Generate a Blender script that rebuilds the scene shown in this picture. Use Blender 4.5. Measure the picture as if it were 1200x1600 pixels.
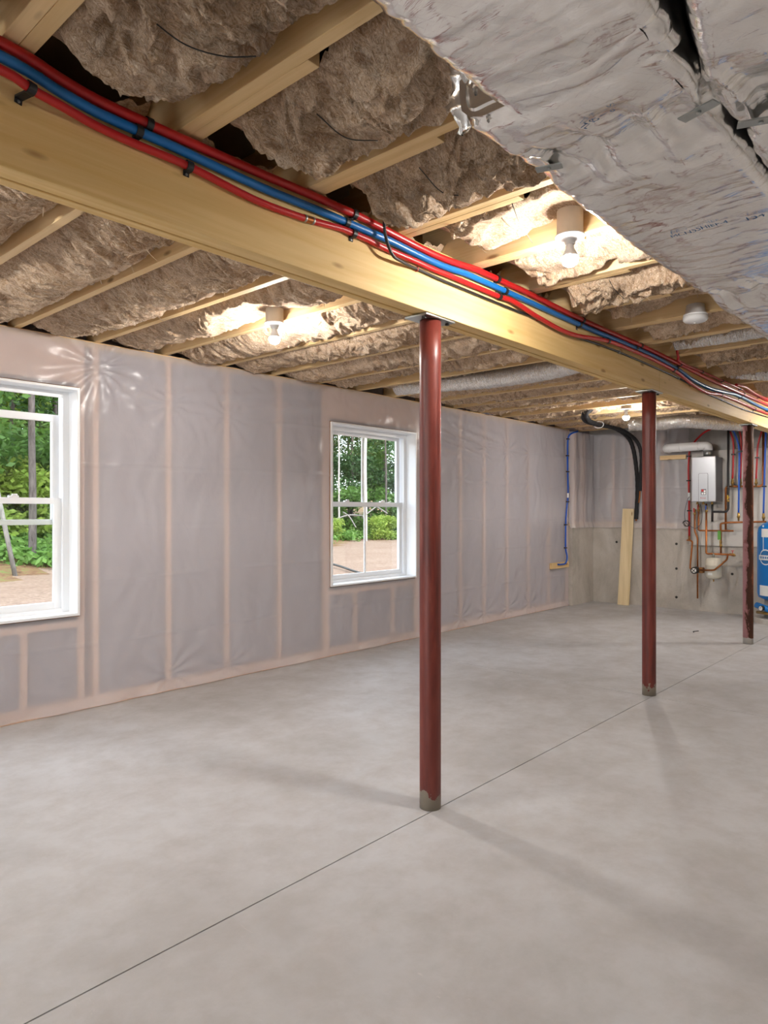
import bpy, math, random
import numpy as np
from mathutils import Vector, Matrix
R = random.Random(7)
for o in list(bpy.data.objects): bpy.data.objects.remove(o, do_unlink=True)
S = bpy.context.scene
COL = S.collection

# ------------------------------------------------------------------ camera
F, XV, YH = 1090.0, 1575.0, 798.0          # focal length and beam vanishing point, in 1200x1600 pixels
HC = 1.2688
ANG = math.atan((XV-600)/F)
FW = np.array([math.cos(ANG), math.sin(ANG), 0]); RT = np.array([math.sin(ANG), -math.cos(ANG), 0])
cam = bpy.data.cameras.new('camera'); co = bpy.data.objects.new('camera', cam); COL.objects.link(co)
co.location = (0, 0, HC); co.rotation_euler = (math.pi/2, 0, ANG-math.pi/2)
cam.sensor_fit = 'VERTICAL'; cam.sensor_height = 36; cam.lens = F/1600*36
cam.shift_y = -2/1600; cam.clip_start = 0.02; cam.clip_end = 300
S.camera = co

# ------------------------------------------------------------------ world, exposure
W = bpy.data.worlds.new('world'); S.world = W; W.use_nodes = True
wn = W.node_tree; bg = wn.nodes['Background']
sky = wn.nodes.new('ShaderNodeTexSky'); sky.sky_type = 'NISHITA'; sky.sun_disc = False
sky.sun_elevation = math.radians(52); sky.sun_rotation = math.radians(200); sky.air_density = 1.0; sky.dust_density = 3.0
mx = wn.nodes.new('ShaderNodeMix'); mx.data_type = 'RGBA'; mx.inputs[0].default_value = 0.55
mx.inputs[7].default_value = (6.0, 6.3, 6.8, 1)
wn.links.new(sky.outputs[0], mx.inputs[6]); wn.links.new(mx.outputs[2], bg.inputs[0])
bg.inputs[1].default_value = 0.82
BULB = 1000.0                              # radiance of every bulb in the basement
vs = S.view_settings; vs.view_transform = 'Standard'; vs.look = 'None'; vs.gamma = 1; vs.use_curve_mapping = False
vs.exposure = 0.5
cy = S.cycles; cy.max_bounces = 9; cy.diffuse_bounces = 6; cy.glossy_bounces = 4; cy.transparent_max_bounces = 12
cy.sample_clamp_indirect = 6.0; cy.caustics_reflective = False; cy.caustics_refractive = False

# ------------------------------------------------------------------ pixel -> point on a known plane
def on(u, v, ax, val):
    d = FW+(u-600)/F*RT+(YH-v)/F*np.array([0, 0, 1.]); c = np.array([0, 0, HC])
    t = (val-c[ax])/d[ax]; return tuple(c+d*t)
def PX(u, v, x): return on(u, v, 0, x)
def PY(u, v, y): return on(u, v, 1, y)
def PZ(u, v, z): return on(u, v, 2, z)

# ------------------------------------------------------------------ noise
_rng = np.random.RandomState(3); _perm = _rng.permutation(512); _ga = _rng.rand(512)*2*np.pi
_gx, _gy = np.cos(_ga), np.sin(_ga)
def pn(x, y, s=0):
    x = np.asarray(x, float)+s*17.31; y = np.asarray(y, float)+s*9.73
    xi = np.floor(x).astype(int); yi = np.floor(y).astype(int); fx = x-xi; fy = y-yi
    def g(i, j, dx, dy):
        h = _perm[(_perm[(i) & 511]+j) & 511]; return _gx[h]*dx+_gy[h]*dy
    u = fx*fx*fx*(fx*(fx*6-15)+10); w = fy*fy*fy*(fy*(fy*6-15)+10)
    a = g(xi, yi, fx, fy); b = g(xi+1, yi, fx-1, fy); c = g(xi, yi+1, fx, fy-1); d = g(xi+1, yi+1, fx-1, fy-1)
    return ((a+(b-a)*u)+((c+(d-c)*u)-(a+(b-a)*u))*w)*1.5
def fbm(x, y, o=4, s=0):
    r = 0; a = 1.0; f = 1.0
    for i in range(o): r = r+a*pn(x*f, y*f, s+i*3); a *= .5; f *= 2.03
    return r
def ridge(x, y, o=3, s=0):
    r = 0; a = 1.0; f = 1.0
    for i in range(o): r = r+a*(1-np.abs(pn(x*f, y*f, s+i*5))*2); a *= .5; f *= 2.1
    return r/1.75

# ------------------------------------------------------------------ materials
def lin(c): return tuple(((v/255)/12.92 if v/255 <= .04045 else ((v/255+.055)/1.055)**2.4) for v in c)+(1,)
M = {}
class N:
    def __init__(s, name):
        s.m = bpy.data.materials.new(name); s.m.use_nodes = True; s.t = s.m.node_tree; s.n = s.t.nodes; s.b = s.n['Principled BSDF']
        s.out = s.n['Material Output']; M[name] = s.m; s._tc = None
    def new(s, k, **kw):
        n = s.n.new(k)
        for a, v in kw.items(): setattr(n, a, v)
        return n
    def L(s, a, b): s.t.links.new(a, b)
    def vec(s, scale=(1, 1, 1), rnd=False):
        tc = s.new('ShaderNodeTexCoord'); src = tc.outputs['Object']
        if rnd:
            oi = s.new('ShaderNodeObjectInfo'); mu = s.new('ShaderNodeMath', operation='MULTIPLY'); mu.inputs[1].default_value = 37.
            s.L(oi.outputs['Random'], mu.inputs[0]); ad = s.new('ShaderNodeVectorMath', operation='ADD')
            s.L(src, ad.inputs[0]); s.L(mu.outputs[0], ad.inputs[1]); src = ad.outputs[0]
        mp = s.new('ShaderNodeMapping'); mp.inputs['Scale'].default_value = scale; s.L(src, mp.inputs['Vector']); return mp.outputs[0]
    def noise(s, scale, st=(1, 1, 1), detail=4, rough=.55, dist=0., rnd=False):
        n = s.new('ShaderNodeTexNoise'); n.inputs['Scale'].default_value = scale; n.inputs['Detail'].default_value = detail
        n.inputs['Roughness'].default_value = rough; n.inputs['Distortion'].default_value = dist
        s.L(s.vec(st, rnd), n.inputs['Vector']); return n.outputs['Fac']
    def ramp(s, fac, stops):
        r = s.new('ShaderNodeValToRGB'); e = r.color_ramp.elements
        while len(e) < len(stops): e.new(.5)
        for q, (p, c) in zip(e, stops): q.position = p; q.color = c if len(c) == 4 else c+(1,)
        s.L(fac, r.inputs[0]); return r.outputs[0]
    def mix(s, fac, a, b, mode='MIX'):
        m = s.new('ShaderNodeMix', data_type='RGBA', blend_type=mode)
        for sock, v in ((0, fac), (6, a), (7, b)):
            if hasattr(v, 'links'): s.L(v, m.inputs[sock])
            else: m.inputs[sock].default_value = v
        return m.outputs[2]
    def bump(s, h, strength=.3, dist=.01, chain=None):
        b = s.new('ShaderNodeBump'); b.inputs['Strength'].default_value = strength; b.inputs['Distance'].default_value = dist
        s.L(h, b.inputs['Height'])
        if chain: s.L(chain, b.inputs['Normal'])
        s.L(b.outputs[0], s.b.inputs['Normal']); return b.outputs[0]
    def set(s, col=None, rough=None, metal=None, spec=None, **kw):
        for k, v in (('Base Color', col), ('Roughness', rough), ('Metallic', metal), ('Specular IOR Level', spec)):
            if v is None: continue
            if hasattr(v, 'links'): s.L(v, s.b.inputs[k])
            else: s.b.inputs[k].default_value = v
        return s
BK, WH = (0, 0, 0, 1), (1, 1, 1, 1)
def plain(name, rgb, rough=.5, metal=0., spec=.5, var=.12, scale=8.):
    n = N(name); c = lin(rgb); d = tuple(v*(1-var) for v in c[:3])+(1,)
    n.set(n.ramp(n.noise(scale, detail=5), [(.3, d), (.7, c)]), rough, metal, spec); return n
def wood(name, axis, c1, c2, knot=(120, 80, 45), rnd=True, bumpy=.15):
    n = N(name); st = [26, 26, 26]; st[axis] = 1.1
    st2 = [7, 7, 7]; st2[axis] = .5; sk = [10, 10, 10]; sk[axis] = 3.2
    g = n.noise(1, tuple(st), 6, .6, .6, rnd); w = n.noise(1, tuple(st2), 3, .5, .8, rnd)
    col = n.mix(n.ramp(g, [(.38, BK), (.62, WH)]), lin(c1), lin(c2))
    col = n.mix(n.ramp(w, [(.35, (.0,)*3), (.75, (.55,)*3)]), col, lin(tuple(int(v*.9) for v in c1)))
    v = n.new('ShaderNodeTexVoronoi'); v.inputs['Scale'].default_value = 1; n.L(n.vec(tuple(sk), rnd), v.inputs['Vector'])
    k = n.ramp(v.outputs['Distance'], [(.05, (.8,)*3), (.13, BK)])
    col = n.mix(k, col, lin(knot)); n.set(col, .62, 0, .3)
    n.bump(g, bumpy, .004); return n
for a, nm in enumerate('xyz'):
    wood('wood_'+nm, a, (224, 190, 136), (240, 210, 162))
wood('beam_wood', 0, (224, 187, 120), (238, 206, 146), (154, 110, 58), rnd=False)
wood('board_wood', 2, (222, 200, 156), (236, 216, 176), (130, 84, 44))
wood('stud_wood', 2, (224, 192, 168), (232, 204, 182))

n = N('concrete_floor')                                       # troweled slab
a = n.noise(.9, detail=6, rough=.6, dist=.1); b = n.noise(5, detail=8, rough=.7, dist=.15); c = n.noise(90, detail=3)
col = n.ramp(a, [(.25, lin((164, 161, 159))), (.5, lin((185, 184, 185))), (.8, lin((199, 200, 203)))])
col = n.mix(n.ramp(b, [(.32, (.45,)*3), (.60, (0,)*3)]), col, lin((156, 149, 143)))
sp = n.noise(30, (1, .35, 1), 3, .5, 2.5)
col = n.mix(n.ramp(sp, [(.72, BK), (.80, (.35,)*3)]), col, lin((212, 206, 200)))
n.set(col, n.ramp(b, [(.3, (.62,)*3), (.7, (.46,)*3)]), 0, .35); n.bump(c, .12, .003, n.bump(b, .08, .006))
n = N('concrete_wall')
a = n.noise(2.2, (1, 1, .6), 7, .65, .5); b = n.noise(40, detail=4); v = n.new('ShaderNodeTexVoronoi'); v.inputs['Scale'].default_value = 38; n.L(n.vec(), v.inputs['Vector'])
col = n.ramp(a, [(.25, lin((154, 148, 140))), (.5, lin((186, 180, 172))), (.75, lin((208, 203, 197)))])
col = n.mix(n.ramp(v.outputs['Distance'], [(.05, (.7,)*3), (.14, (0,)*3)]), col, lin((96, 90, 84)))
n.set(col, .85, 0, .2); n.bump(b, .3, .004, n.bump(a, .2, .01))
plain('panel_grey', (206, 202, 197), .7, 0, .3, .06, 4); plain('rim_grey', (176, 173, 170), .9, 0, .2, .2, 12)
plain('insulation_grey', (162, 157, 164), .95, 0, .1, .18, 22); plain('sheathing', (150, 132, 108), .9)
plain('plain_wall', (200, 194, 188), .8, 0, .2, .05, 2)

plain('wool_pale', (222, 198, 172), 1., 0, .05); n = N('mineral_wool')                                         # brown fibrous batts
f1 = n.noise(1, (26, 70, 60), 6, .7, 2.4, True); f2 = n.noise(1, (5, 9, 7), 6, .65, 2.6, True); f3 = n.noise(240, (1, .35, .6), 2, .5, .5, True)
col = n.ramp(f1, [(.26, lin((150, 110, 76))), (.47, lin((212, 180, 146))), (.66, lin((246, 228, 206)))])
col = n.mix(n.ramp(f2, [(.34, (.6,)*3), (.50, (0,)*3)]), col, lin((132, 92, 60)))
col = n.mix(n.ramp(f2, [(.56, (0,)*3), (.72, (.5,)*3)]), col, lin((238, 220, 202)))
n.set(col, 1., 0, .05); n.bump(f3, .45, .004, n.bump(f1, .9, .012, n.bump(f2, .6, .03))); n.b.inputs['Sheen Weight'].default_value = .15

def foil(name, st, bs, dist=.012, rough=.14):
    n = N(name); a = n.noise(1, st, 4, .5, 1.6); r_ = n.noise(1, (st[0]*.35, st[1]*1.1, st[2]*.5), 3, .5, 1.2); r_.node.noise_type = 'RIDGED_MULTIFRACTAL'; r_.node.normalize = True; b = n.noise(5, (1, 1, 1), 4, .5, 1.0)
    g = n.new('ShaderNodeTexBrick'); g.offset = 0; g.inputs['Scale'].default_value = 1; g.inputs['Mortar Size'].default_value = .0012
    g.inputs['Brick Width'].default_value = .02; g.inputs['Row Height'].default_value = .02; g.inputs['Mortar Smooth'].default_value = .4
    g.inputs['Color1'].default_value = g.inputs['Color2'].default_value = BK; g.inputs['Mortar'].default_value = WH
    mp = n.vec((1, 1, 1)); mp.node.inputs['Rotation'].default_value = (0, 0, .6); n.L(mp, g.inputs['Vector'])
    n.set(n.ramp(b, [(.3, lin((232, 229, 225))), (.7, lin((250, 249, 247)))]), n.ramp(b, [(.3, (rough+.12,)*3), (.7, (rough,)*3)]), .96, .5)
    n.bump(g.outputs['Color'], .16, .0012, n.bump(b, .18, .015, n.bump(r_, bs*.8, .012, n.bump(a, bs, dist)))); return n
foil('foil_wrap', (30, 7, 18), .22, .008, .10); foil('foil_flex', (6, 120, 30), .9, .012, .14); foil('foil_tape', (16, 5, 16), .3, .006, .12)

n = N('poly_sheet')                                           # milky vapour barrier
n.set(lin((232, 229, 234)), .2, 0, .5); n.bump(n.noise(9, (1, 1, .6), 5, .6, 1.2), .55, .008)
tr = n.new('ShaderNodeBsdfTransparent'); tr.inputs[0].default_value = (.97, .96, .97, 1)
tl = n.new('ShaderNodeBsdfTranslucent'); tl.inputs[0].default_value = (.8, .78, .79, 1)
m1 = n.new('ShaderNodeMixShader'); m1.inputs[0].default_value = .2; n.L(n.b.outputs[0], m1.inputs[1]); n.L(tl.outputs[0], m1.inputs[2])
m2 = n.new('ShaderNodeMixShader'); m2.inputs[0].default_value = .53; n.L(tr.outputs[0], m2.inputs[1]); n.L(m1.outputs[0], m2.inputs[2])
n.L(m2.outputs[0], n.out.inputs[0])
n = N('glass'); gl = n.new('ShaderNodeBsdfGlossy'); gl.inputs['Roughness'].default_value = .02
tr = n.new('ShaderNodeBsdfTransparent'); tr.inputs[0].default_value = (.96, .98, .97, 1)
lw = n.new('ShaderNodeLayerWeight'); fr = n.new('ShaderNodeMath', operation='POWER'); fr.inputs[1].default_value = 4.; n.L(lw.outputs['Facing'], fr.inputs[0])
fm = n.new('ShaderNodeMath', operation='MULTIPLY_ADD'); fm.inputs[1].default_value = .5; fm.inputs[2].default_value = .025; n.L(fr.outputs[0], fm.inputs[0]); m2 = n.new('ShaderNodeMixShader')
n.L(fm.outputs[0], m2.inputs[0]); n.L(tr.outputs[0], m2.inputs[1]); n.L(gl.outputs[0], m2.inputs[2]); n.L(m2.outputs[0], n.out.inputs[0])
n = N('column_red')                                           # primed steel with concrete splashed on the foot
a = n.noise(1, (22, 22, 2.5), 6, .6, .4, True); b = n.noise(26, detail=5, rnd=True)
col = n.ramp(a, [(.3, lin((76, 28, 22))), (.5, lin((106, 42, 33))), (.75, lin((134, 66, 54)))])
tc = n.new('ShaderNodeTexCoord'); sx = n.new('ShaderNodeSeparateXYZ'); n.L(tc.outputs['Object'], sx.inputs[0])
mr = n.new('ShaderNodeMapRange'); mr.inputs[1].default_value = .02; mr.inputs[2].default_value = .16; mr.inputs[3].default_value = .68; mr.inputs[4].default_value = .1; n.L(sx.outputs[2], mr.inputs[0])
ms = n.new('ShaderNodeMath', operation='GREATER_THAN'); n.L(mr.outputs[0], ms.inputs[0]); n.L(b, ms.inputs[1])
n.set(n.mix(ms.outputs[0], col, lin((134, 124, 110))), .42, 0, .5); n.bump(b, .25, .003)
n = N('column_rust')
a = n.noise(9, (1, 1, .4), 8, .7, .3); b = n.noise(30, detail=5)
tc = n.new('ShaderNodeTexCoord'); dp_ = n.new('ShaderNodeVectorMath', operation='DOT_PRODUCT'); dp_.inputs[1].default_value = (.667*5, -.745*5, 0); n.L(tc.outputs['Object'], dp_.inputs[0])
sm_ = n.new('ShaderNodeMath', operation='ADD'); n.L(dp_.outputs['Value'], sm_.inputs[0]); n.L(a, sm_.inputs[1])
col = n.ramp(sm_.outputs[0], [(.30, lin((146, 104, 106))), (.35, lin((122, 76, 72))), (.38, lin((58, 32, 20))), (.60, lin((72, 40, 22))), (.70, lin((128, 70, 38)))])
tc = n.new('ShaderNodeTexCoord'); sx = n.new('ShaderNodeSeparateXYZ'); n.L(tc.outputs['Object'], sx.inputs[0])
mr = n.new('ShaderNodeMapRange'); mr.inputs[1].default_value = .03; mr.inputs[2].default_value = .09; mr.inputs[3].default_value = .9; mr.inputs[4].default_value = .05; n.L(sx.outputs[2], mr.inputs[0])
ms = n.new('ShaderNodeMath', operation='GREATER_THAN'); n.L(mr.outputs[0], ms.inputs[0]); n.L(b, ms.inputs[1])
n.set(n.mix(ms.outputs[0], col, lin((168, 164, 158))), .7, 0, .3); n.bump(a, .4, .004)
plain('pex_red', (186, 26, 28), .35, var=.08); plain('pex_blue', (12, 106, 178), .35, var=.08); plain('pex_blue_deep', (14, 84, 190), .35, var=.08)
plain('black_plastic', (24, 23, 24), .45); plain('black_foam', (34, 33, 36), .75); plain('white_plastic', (240, 240, 240), .35, var=.02); plain('vinyl', (243, 245, 247), .35, var=.02)
plain('steel', (176, 180, 178), .35, .9, var=.15); plain('dark_steel', (70, 68, 66), .45, .8); plain('copper', (186, 116, 66), .3, .85, var=.3, scale=25); plain('brass', (176, 142, 82), .32, .85, var=.2)
plain('iron_black', (48, 46, 48), .5, .3); plain('heater_silver', (196, 198, 203), .32, .55, var=.04); plain('heater_dark', (118, 118, 122), .4, .6, var=.1)
plain('tank_blue', (8, 116, 196), .35, var=.05); plain('tank_cream', (214, 208, 192), .4, var=.06); plain('paper', (232, 232, 228), .7, var=.04)
plain('ink_blue', (38, 108, 168), .6); plain('ink_red', (200, 48, 44), .5); plain('ink_dark', (60, 66, 84), .5); plain('yellow', (226, 182, 40), .5); plain('green_tag', (96, 160, 66), .6)
plain('box_cream', (226, 214, 196), .5, var=.03); plain('foam_brown', (150, 104, 58), .9)
for nm, k in (('bulb', BULB),):
    n = N(nm); e = n.new('ShaderNodeEmission'); e.inputs[0].default_value = (1, .955, .9, 1); e.inputs[1].default_value = k; n.L(e.outputs[0], n.out.inputs[0])
n = N('gravel'); a = n.noise(.7, detail=6); b = n.noise(16, detail=8, rough=.75)
col = n.ramp(b, [(.3, lin((88, 72, 60))), (.5, lin((124, 106, 92))), (.7, lin((150, 132, 118)))])
n.set(n.mix(n.ramp(a, [(.35, (.4,)*3), (.6, (0,)*3)]), col, lin((106, 84, 68))), .95, 0, .1); n.bump(b, .6, .03)
n = N('forest_soil'); b = n.noise(5, detail=8, rough=.7)
n.set(n.ramp(b, [(.3, lin((66, 50, 38))), (.5, lin((112, 86, 64))), (.7, lin((92, 112, 58)))]), .95, 0, .1); n.bump(b, .8, .06)
def leaf(name, c1, c2):
    n = N(name); col = n.ramp(n.noise(1.7, detail=5, rnd=True), [(.3, lin(c1)), (.7, lin(c2))]); n.set(col, .55, 0, .3)
    t = n.new('ShaderNodeBsdfTranslucent'); n.L(col, t.inputs[0]); m = n.new('ShaderNodeMixShader'); m.inputs[0].default_value = .4
    n.L(n.b.outputs[0], m.inputs[1]); n.L(t.outputs[0], m.inputs[2]); n.L(m.outputs[0], n.out.inputs[0])
leaf('leaf_green', (60, 92, 40), (98, 132, 62)); leaf('leaf_bright', (112, 142, 52), (152, 168, 80)); leaf('leaf_dark', (48, 76, 46), (80, 108, 64)); leaf('leaf_fern', (78, 116, 48), (112, 146, 70))
def bark(name, c1, c2):
    n = N(name); a = n.noise(1, (18, 18, 5), 6, .65, .5, True); n.set(n.ramp(a, [(.35, lin(c1)), (.65, lin(c2))]), .9, 0, .1); n.bump(a, .7, .02)
bark('bark_grey', (62, 56, 54), (98, 92, 88)); bark('bark_birch', (150, 142, 136), (186, 180, 174)); bark('bark_dead', (100, 96, 92), (132, 128, 122))

# ------------------------------------------------------------------ mesh helpers
class MB:
    def __init__(s): s.v = []; s.f = []; s.mi = []; s.cur = 0
    def add(s, vs, fs):
        o = len(s.v); s.v += [tuple(map(float, p)) for p in vs]; s.f += [tuple(i+o for i in f) for f in fs]; s.mi += [s.cur]*len(fs); return s
    def box(s, x0, x1, y0, y1, z0, z1, bev=0.):
        if bev <= 0:
            p = [(x, y, z) for z in (z0, z1) for y in (y0, y1) for x in (x0, x1)]
            return s.add(p, [(0, 2, 3, 1), (4, 5, 7, 6), (0, 1, 5, 4), (2, 6, 7, 3), (0, 4, 6, 2), (1, 3, 7, 5)])
        import bmesh
        bm = bmesh.new(); bmesh.ops.create_cube(bm, size=1)
        for q in bm.verts: q.co = Vector(((x0+x1)/2+q.co.x*(x1-x0), (y0+y1)/2+q.co.y*(y1-y0), (z0+z1)/2+q.co.z*(z1-z0)))
        bmesh.ops.bevel(bm, geom=bm.edges[:], offset=bev, segments=2, affect='EDGES', profile=.6)
        bm.verts.index_update(); s.add([q.co[:] for q in bm.verts], [[q.index for q in f.verts] for f in bm.faces]); bm.free(); return s
    def tube(s, pts, r, seg=10, cap=True, wob=None):
        P = np.array(pts, float); n = len(P); T = np.gradient(P, axis=0); T /= np.linalg.norm(T, axis=1)[:, None]+1e-12
        up = np.array([0, 0, 1.]) if abs(T[0][2]) < .9 else np.array([0, 1., 0]); A = np.cross(T[0], up); A /= np.linalg.norm(A)
        vs = []; th = np.linspace(0, 2*np.pi, seg, endpoint=False)
        for i in range(n):
            A = A-T[i]*np.dot(A, T[i]); A /= np.linalg.norm(A)+1e-12; B = np.cross(T[i], A)
            ri = r[i] if hasattr(r, '__len__') else r
            for t in th:
                rr = ri*(1+(wob(i, t) if wob else 0)); vs.append(P[i]+rr*(math.cos(t)*A+math.sin(t)*B))
        fs = [(i*seg+j, i*seg+(j+1) % seg, (i+1)*seg+(j+1) % seg, (i+1)*seg+j) for i in range(n-1) for j in range(seg)]
        if cap: fs += [tuple(range(seg))[::-1], tuple((n-1)*seg+j for j in range(seg))]
        return s.add(vs, fs)
    def lathe(s, prof, c=(0, 0, 0), seg=24, axis='z'):
        vs = []
        for r, h in prof:
            for j in range(seg):
                t = 2*math.pi*j/seg; q = (r*math.cos(t), r*math.sin(t), h)
                if axis == 'x': q = (h, q[0], q[1])
                if axis == 'y': q = (q[0], h, q[1])
                vs.append((c[0]+q[0], c[1]+q[1], c[2]+q[2]))
        k = len(prof); fs = [(i*seg+j, i*seg+(j+1) % seg, (i+1)*seg+(j+1) % seg, (i+1)*seg+j) for i in range(k-1) for j in range(seg)]
        fs += [tuple(range(seg))[::-1], tuple((k-1)*seg+j for j in range(seg))]; return s.add(vs, fs)
    def prism(s, poly, ax, a, b):
        def P(p, h): return {0: (h, p[0], p[1]), 1: (p[0], h, p[1]), 2: (p[0], p[1], h)}[ax]
        n = len(poly); return s.add([P(p, a) for p in poly]+[P(p, b) for p in poly], [tuple(range(n)), tuple(range(n, 2*n))[::-1]]+[(i, (i+1) % n, n+(i+1) % n, n+i) for i in range(n)])
    def mesh(s, name, smooth=False):
        me = bpy.data.meshes.new(name); me.from_pydata(s.v, [], s.f)
        if smooth: me.polygons.foreach_set('use_smooth', [True]*len(me.polygons))
        me.update(); return me
    def build(s, name, mat, parent=None, smooth=False):
        me = s.mesh(name, smooth)
        for m_ in ([mat] if isinstance(mat, str) else mat): me.materials.append(M[m_])
        if any(s.mi): me.polygons.foreach_set('material_index', s.mi)
        return link(name, me, parent)
def link(name, me, parent=None):
    o = bpy.data.objects.new(name, me); COL.objects.link(o)
    if parent: o.parent = parent
    return o
def grid(name, X, Y, Z, mat, parent=None, mask=None):
    h, w = X.shape; V = np.stack([X, Y, Z], -1).reshape(-1, 3)
    i = np.arange(h*w).reshape(h, w); q = np.stack([i[:-1, :-1], i[:-1, 1:], i[1:, 1:], i[1:, :-1]], -1).reshape(-1, 4)
    if mask is not None: q = q[mask.reshape(-1)]
    me = bpy.data.meshes.new(name); me.vertices.add(len(V)); me.vertices.foreach_set('co', V.ravel())
    me.loops.add(q.size); me.loops.foreach_set('vertex_index', q.ravel().astype(np.int32)); me.polygons.add(len(q))
    me.polygons.foreach_set('loop_start', np.arange(0, q.size, 4, dtype=np.int32)); me.polygons.foreach_set('use_smooth', np.ones(len(q), bool))
    me.update(calc_edges=True); me.validate(); me.materials.append(M[mat]); return link(name, me, parent)
def tag(o, label, cat, group=None, kind=None):
    o['label'] = label; o['category'] = cat
    if group: o['group'] = group
    if kind: o['kind'] = kind
    return o
def struct(o): o['kind'] = 'structure'; return o
def empty(name, loc=(0, 0, 0), rz=0):
    o = bpy.data.objects.new(name, None); COL.objects.link(o); o.location = loc; o.rotation_euler = (0, 0, rz); o.empty_display_size = .05; return o
def copy_tree(o, parent=None):
    c = o.copy(); COL.objects.link(c); c.parent = parent
    for ch in list(o.children): copy_tree(ch, c)
    return c
def spline(pts, n=8):
    P = [np.array(p, float) for p in pts]; P = [2*P[0]-P[1]]+P+[2*P[-1]-P[-2]]; out = []
    for i in range(1, len(P)-2):
        for k in range(n):
            t = k/n; a, b, c, d = P[i-1], P[i], P[i+1], P[i+2]
            out.append(.5*(2*b+(c-a)*t+(2*a-5*b+4*c-d)*t*t+(3*b-a-3*c+d)*t**3))
    out.append(P[-2]); return out
def fillet(pts, r=.03, k=4):
    P = [np.array(p, float) for p in pts]; out = [P[0]]
    for i in range(1, len(P)-1):
        a = P[i-1]-P[i]; b = P[i+1]-P[i]; la = np.linalg.norm(a); lb = np.linalg.norm(b); q = min(r, la*.45, lb*.45)
        p0 = P[i]+a/la*q; p1 = P[i]+b/lb*q
        for j in range(k+1): t = j/k; out.append((1-t)**2*p0+2*t*(1-t)*P[i]+t*t*p1)
    out.append(P[-1]); return out
def text(name, s, size, mat, mw, parent=None, sx=1.):
    cu = bpy.data.curves.new(name, 'FONT'); cu.body = s; cu.size = size; cu.align_x = 'CENTER'; cu.align_y = 'CENTER'; cu.extrude = .0004
    t = bpy.data.objects.new(name, cu); COL.objects.link(t); bpy.context.view_layer.update()
    me = bpy.data.meshes.new_from_object(t.evaluated_get(bpy.context.evaluated_depsgraph_get())); bpy.data.objects.remove(t, do_unlink=True)
    me.transform(mw @ Matrix.Diagonal((sx, 1, 1, 1))); me.materials.clear(); me.materials.append(M[mat]); return link(name, me, parent)

# ================================================================== STRUCTURE
XB = 9.26; YL = 4.40; ZB = 2.09; ZJ = 2.36; ZD = 2.61
X0, Y0 = -4.0, -4.2                                            # walls behind the camera
# floor: a sub-base with four cast panels, sawn joints between them
fl = struct(MB().box(X0-.1, XB+.1, Y0-.1, YL+.2, -.12, -.012).build('floor', 'concrete_wall'))
JY, JX = 1.812, 4.765; g = .0028
for (a, b) in ((X0, JX-g), (JX+g, XB+.05)):
    for (c, d) in ((Y0, JY-g), (JY+g, YL+.12)):
        MB().box(a, b, c, d, -.03, 0).build('floor_slab', 'concrete_floor', fl)
# ceiling deck with joists
ce = struct(MB().box(X0-.1, XB+.15, Y0-.1, YL+.2, ZD, ZD+.05).build('ceiling', 'sheathing'))
E0, ST, JT = .685, .4885, .038
def ek(k): return E0+ST*k
jl = MB().box(0, JT, 1.27, YL+.12, ZJ, ZD, .002).mesh('joist'); jl.materials.append(M['wood_y'])
jr = MB().box(0, JT, Y0, 2.05, ZJ, ZD, .002).mesh('joist'); jr.materials.append(M['wood_y'])
KS = range(-9, 18)
for k in KS:
    for me, dx in ((jl, -JT), (jr, -2*JT)):
        o = link('joist', me, ce); o.location = (ek(k)+dx+R.uniform(-.002, .002), R.uniform(-.03, .03) if me is jl else 0, 0)
# left wall: sheathing with window openings, studs and cavity insulation behind the sheet
WIN = [(-2.9, -1.732), (.84, 2.006), (4.209, 5.377)]; WZ0, WZ1 = .607, 2.044  # first opening holds an unseen window, added for extra daylight
wl = MB(); ya, yb = 4.52, 4.60
xs = [X0-.1]+[v for w in WIN for v in w]+[8.62]
for i in range(0, 8, 2): wl.box(xs[i], xs[i+1], ya, yb, -.1, ZD+.05)
for (a, b) in WIN: wl.box(a, b, ya, yb, -.1, WZ0); wl.box(a, b, ya, yb, WZ1, ZD+.05)
wl.box(X0, -2.9, 4.405, ya, 0, ZJ-.01); wl.box(-1.732, .55, 4.405, ya, 0, ZJ-.01); wl.box(-2.9, -1.732, 4.405, ya, 0, WZ0); wl.box(-2.9, -1.732, 4.405, ya, WZ1, ZJ-.01)
wl = struct(wl.build('wall_left', ['insulation_grey']))
STUD = [.70, 2.025, 2.122, 2.65, 3.141, 3.651, 4.150, 5.42, 5.68, 6.162, 6.618, 7.104, 7.591, 8.105, 8.598]
ys0, ys1 = YL, 4.52
for x in STUD:
    MB().box(x-.019, x+.019, ys0, ys1, .078, ZJ-.041).build('stud', 'stud_wood', wl)
for (a, b) in WIN[1:]:
    for x in ((a-.022, b+.022)): MB().box(x-.019, x+.019, ys0+.001, ys1, .078, WZ1+.03).build('stud', 'stud_wood', wl)
    MB().box(a-.04, b+.04, ys0+.001, ys1, WZ1+.032, ZJ-.042).build('header', 'stud_wood', wl)
    MB().box(a-.002, b+.002, ys0, ys1, WZ0-.075, WZ0-.035).build('rough_sill', 'stud_wood', wl)
    for q in (.28, .72):
        x = a+(b-a)*q; MB().box(x-.019, x+.019, ys0, ys1, .078, WZ0-.076).build('stud', 'stud_wood', wl)
MB().box(.55, 8.62, ys0+.002, ys1, .04, .077).build('plate', 'stud_wood', wl); MB().box(.55, 8.62, ys0+.002, ys1, 0, .039).build('plate', 'stud_wood', wl)
MB().box(.55, 8.66, ys0, ys1, ZJ-.04, ZJ-.001).build('plate', 'wood_x', wl)
ins = MB()
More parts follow.
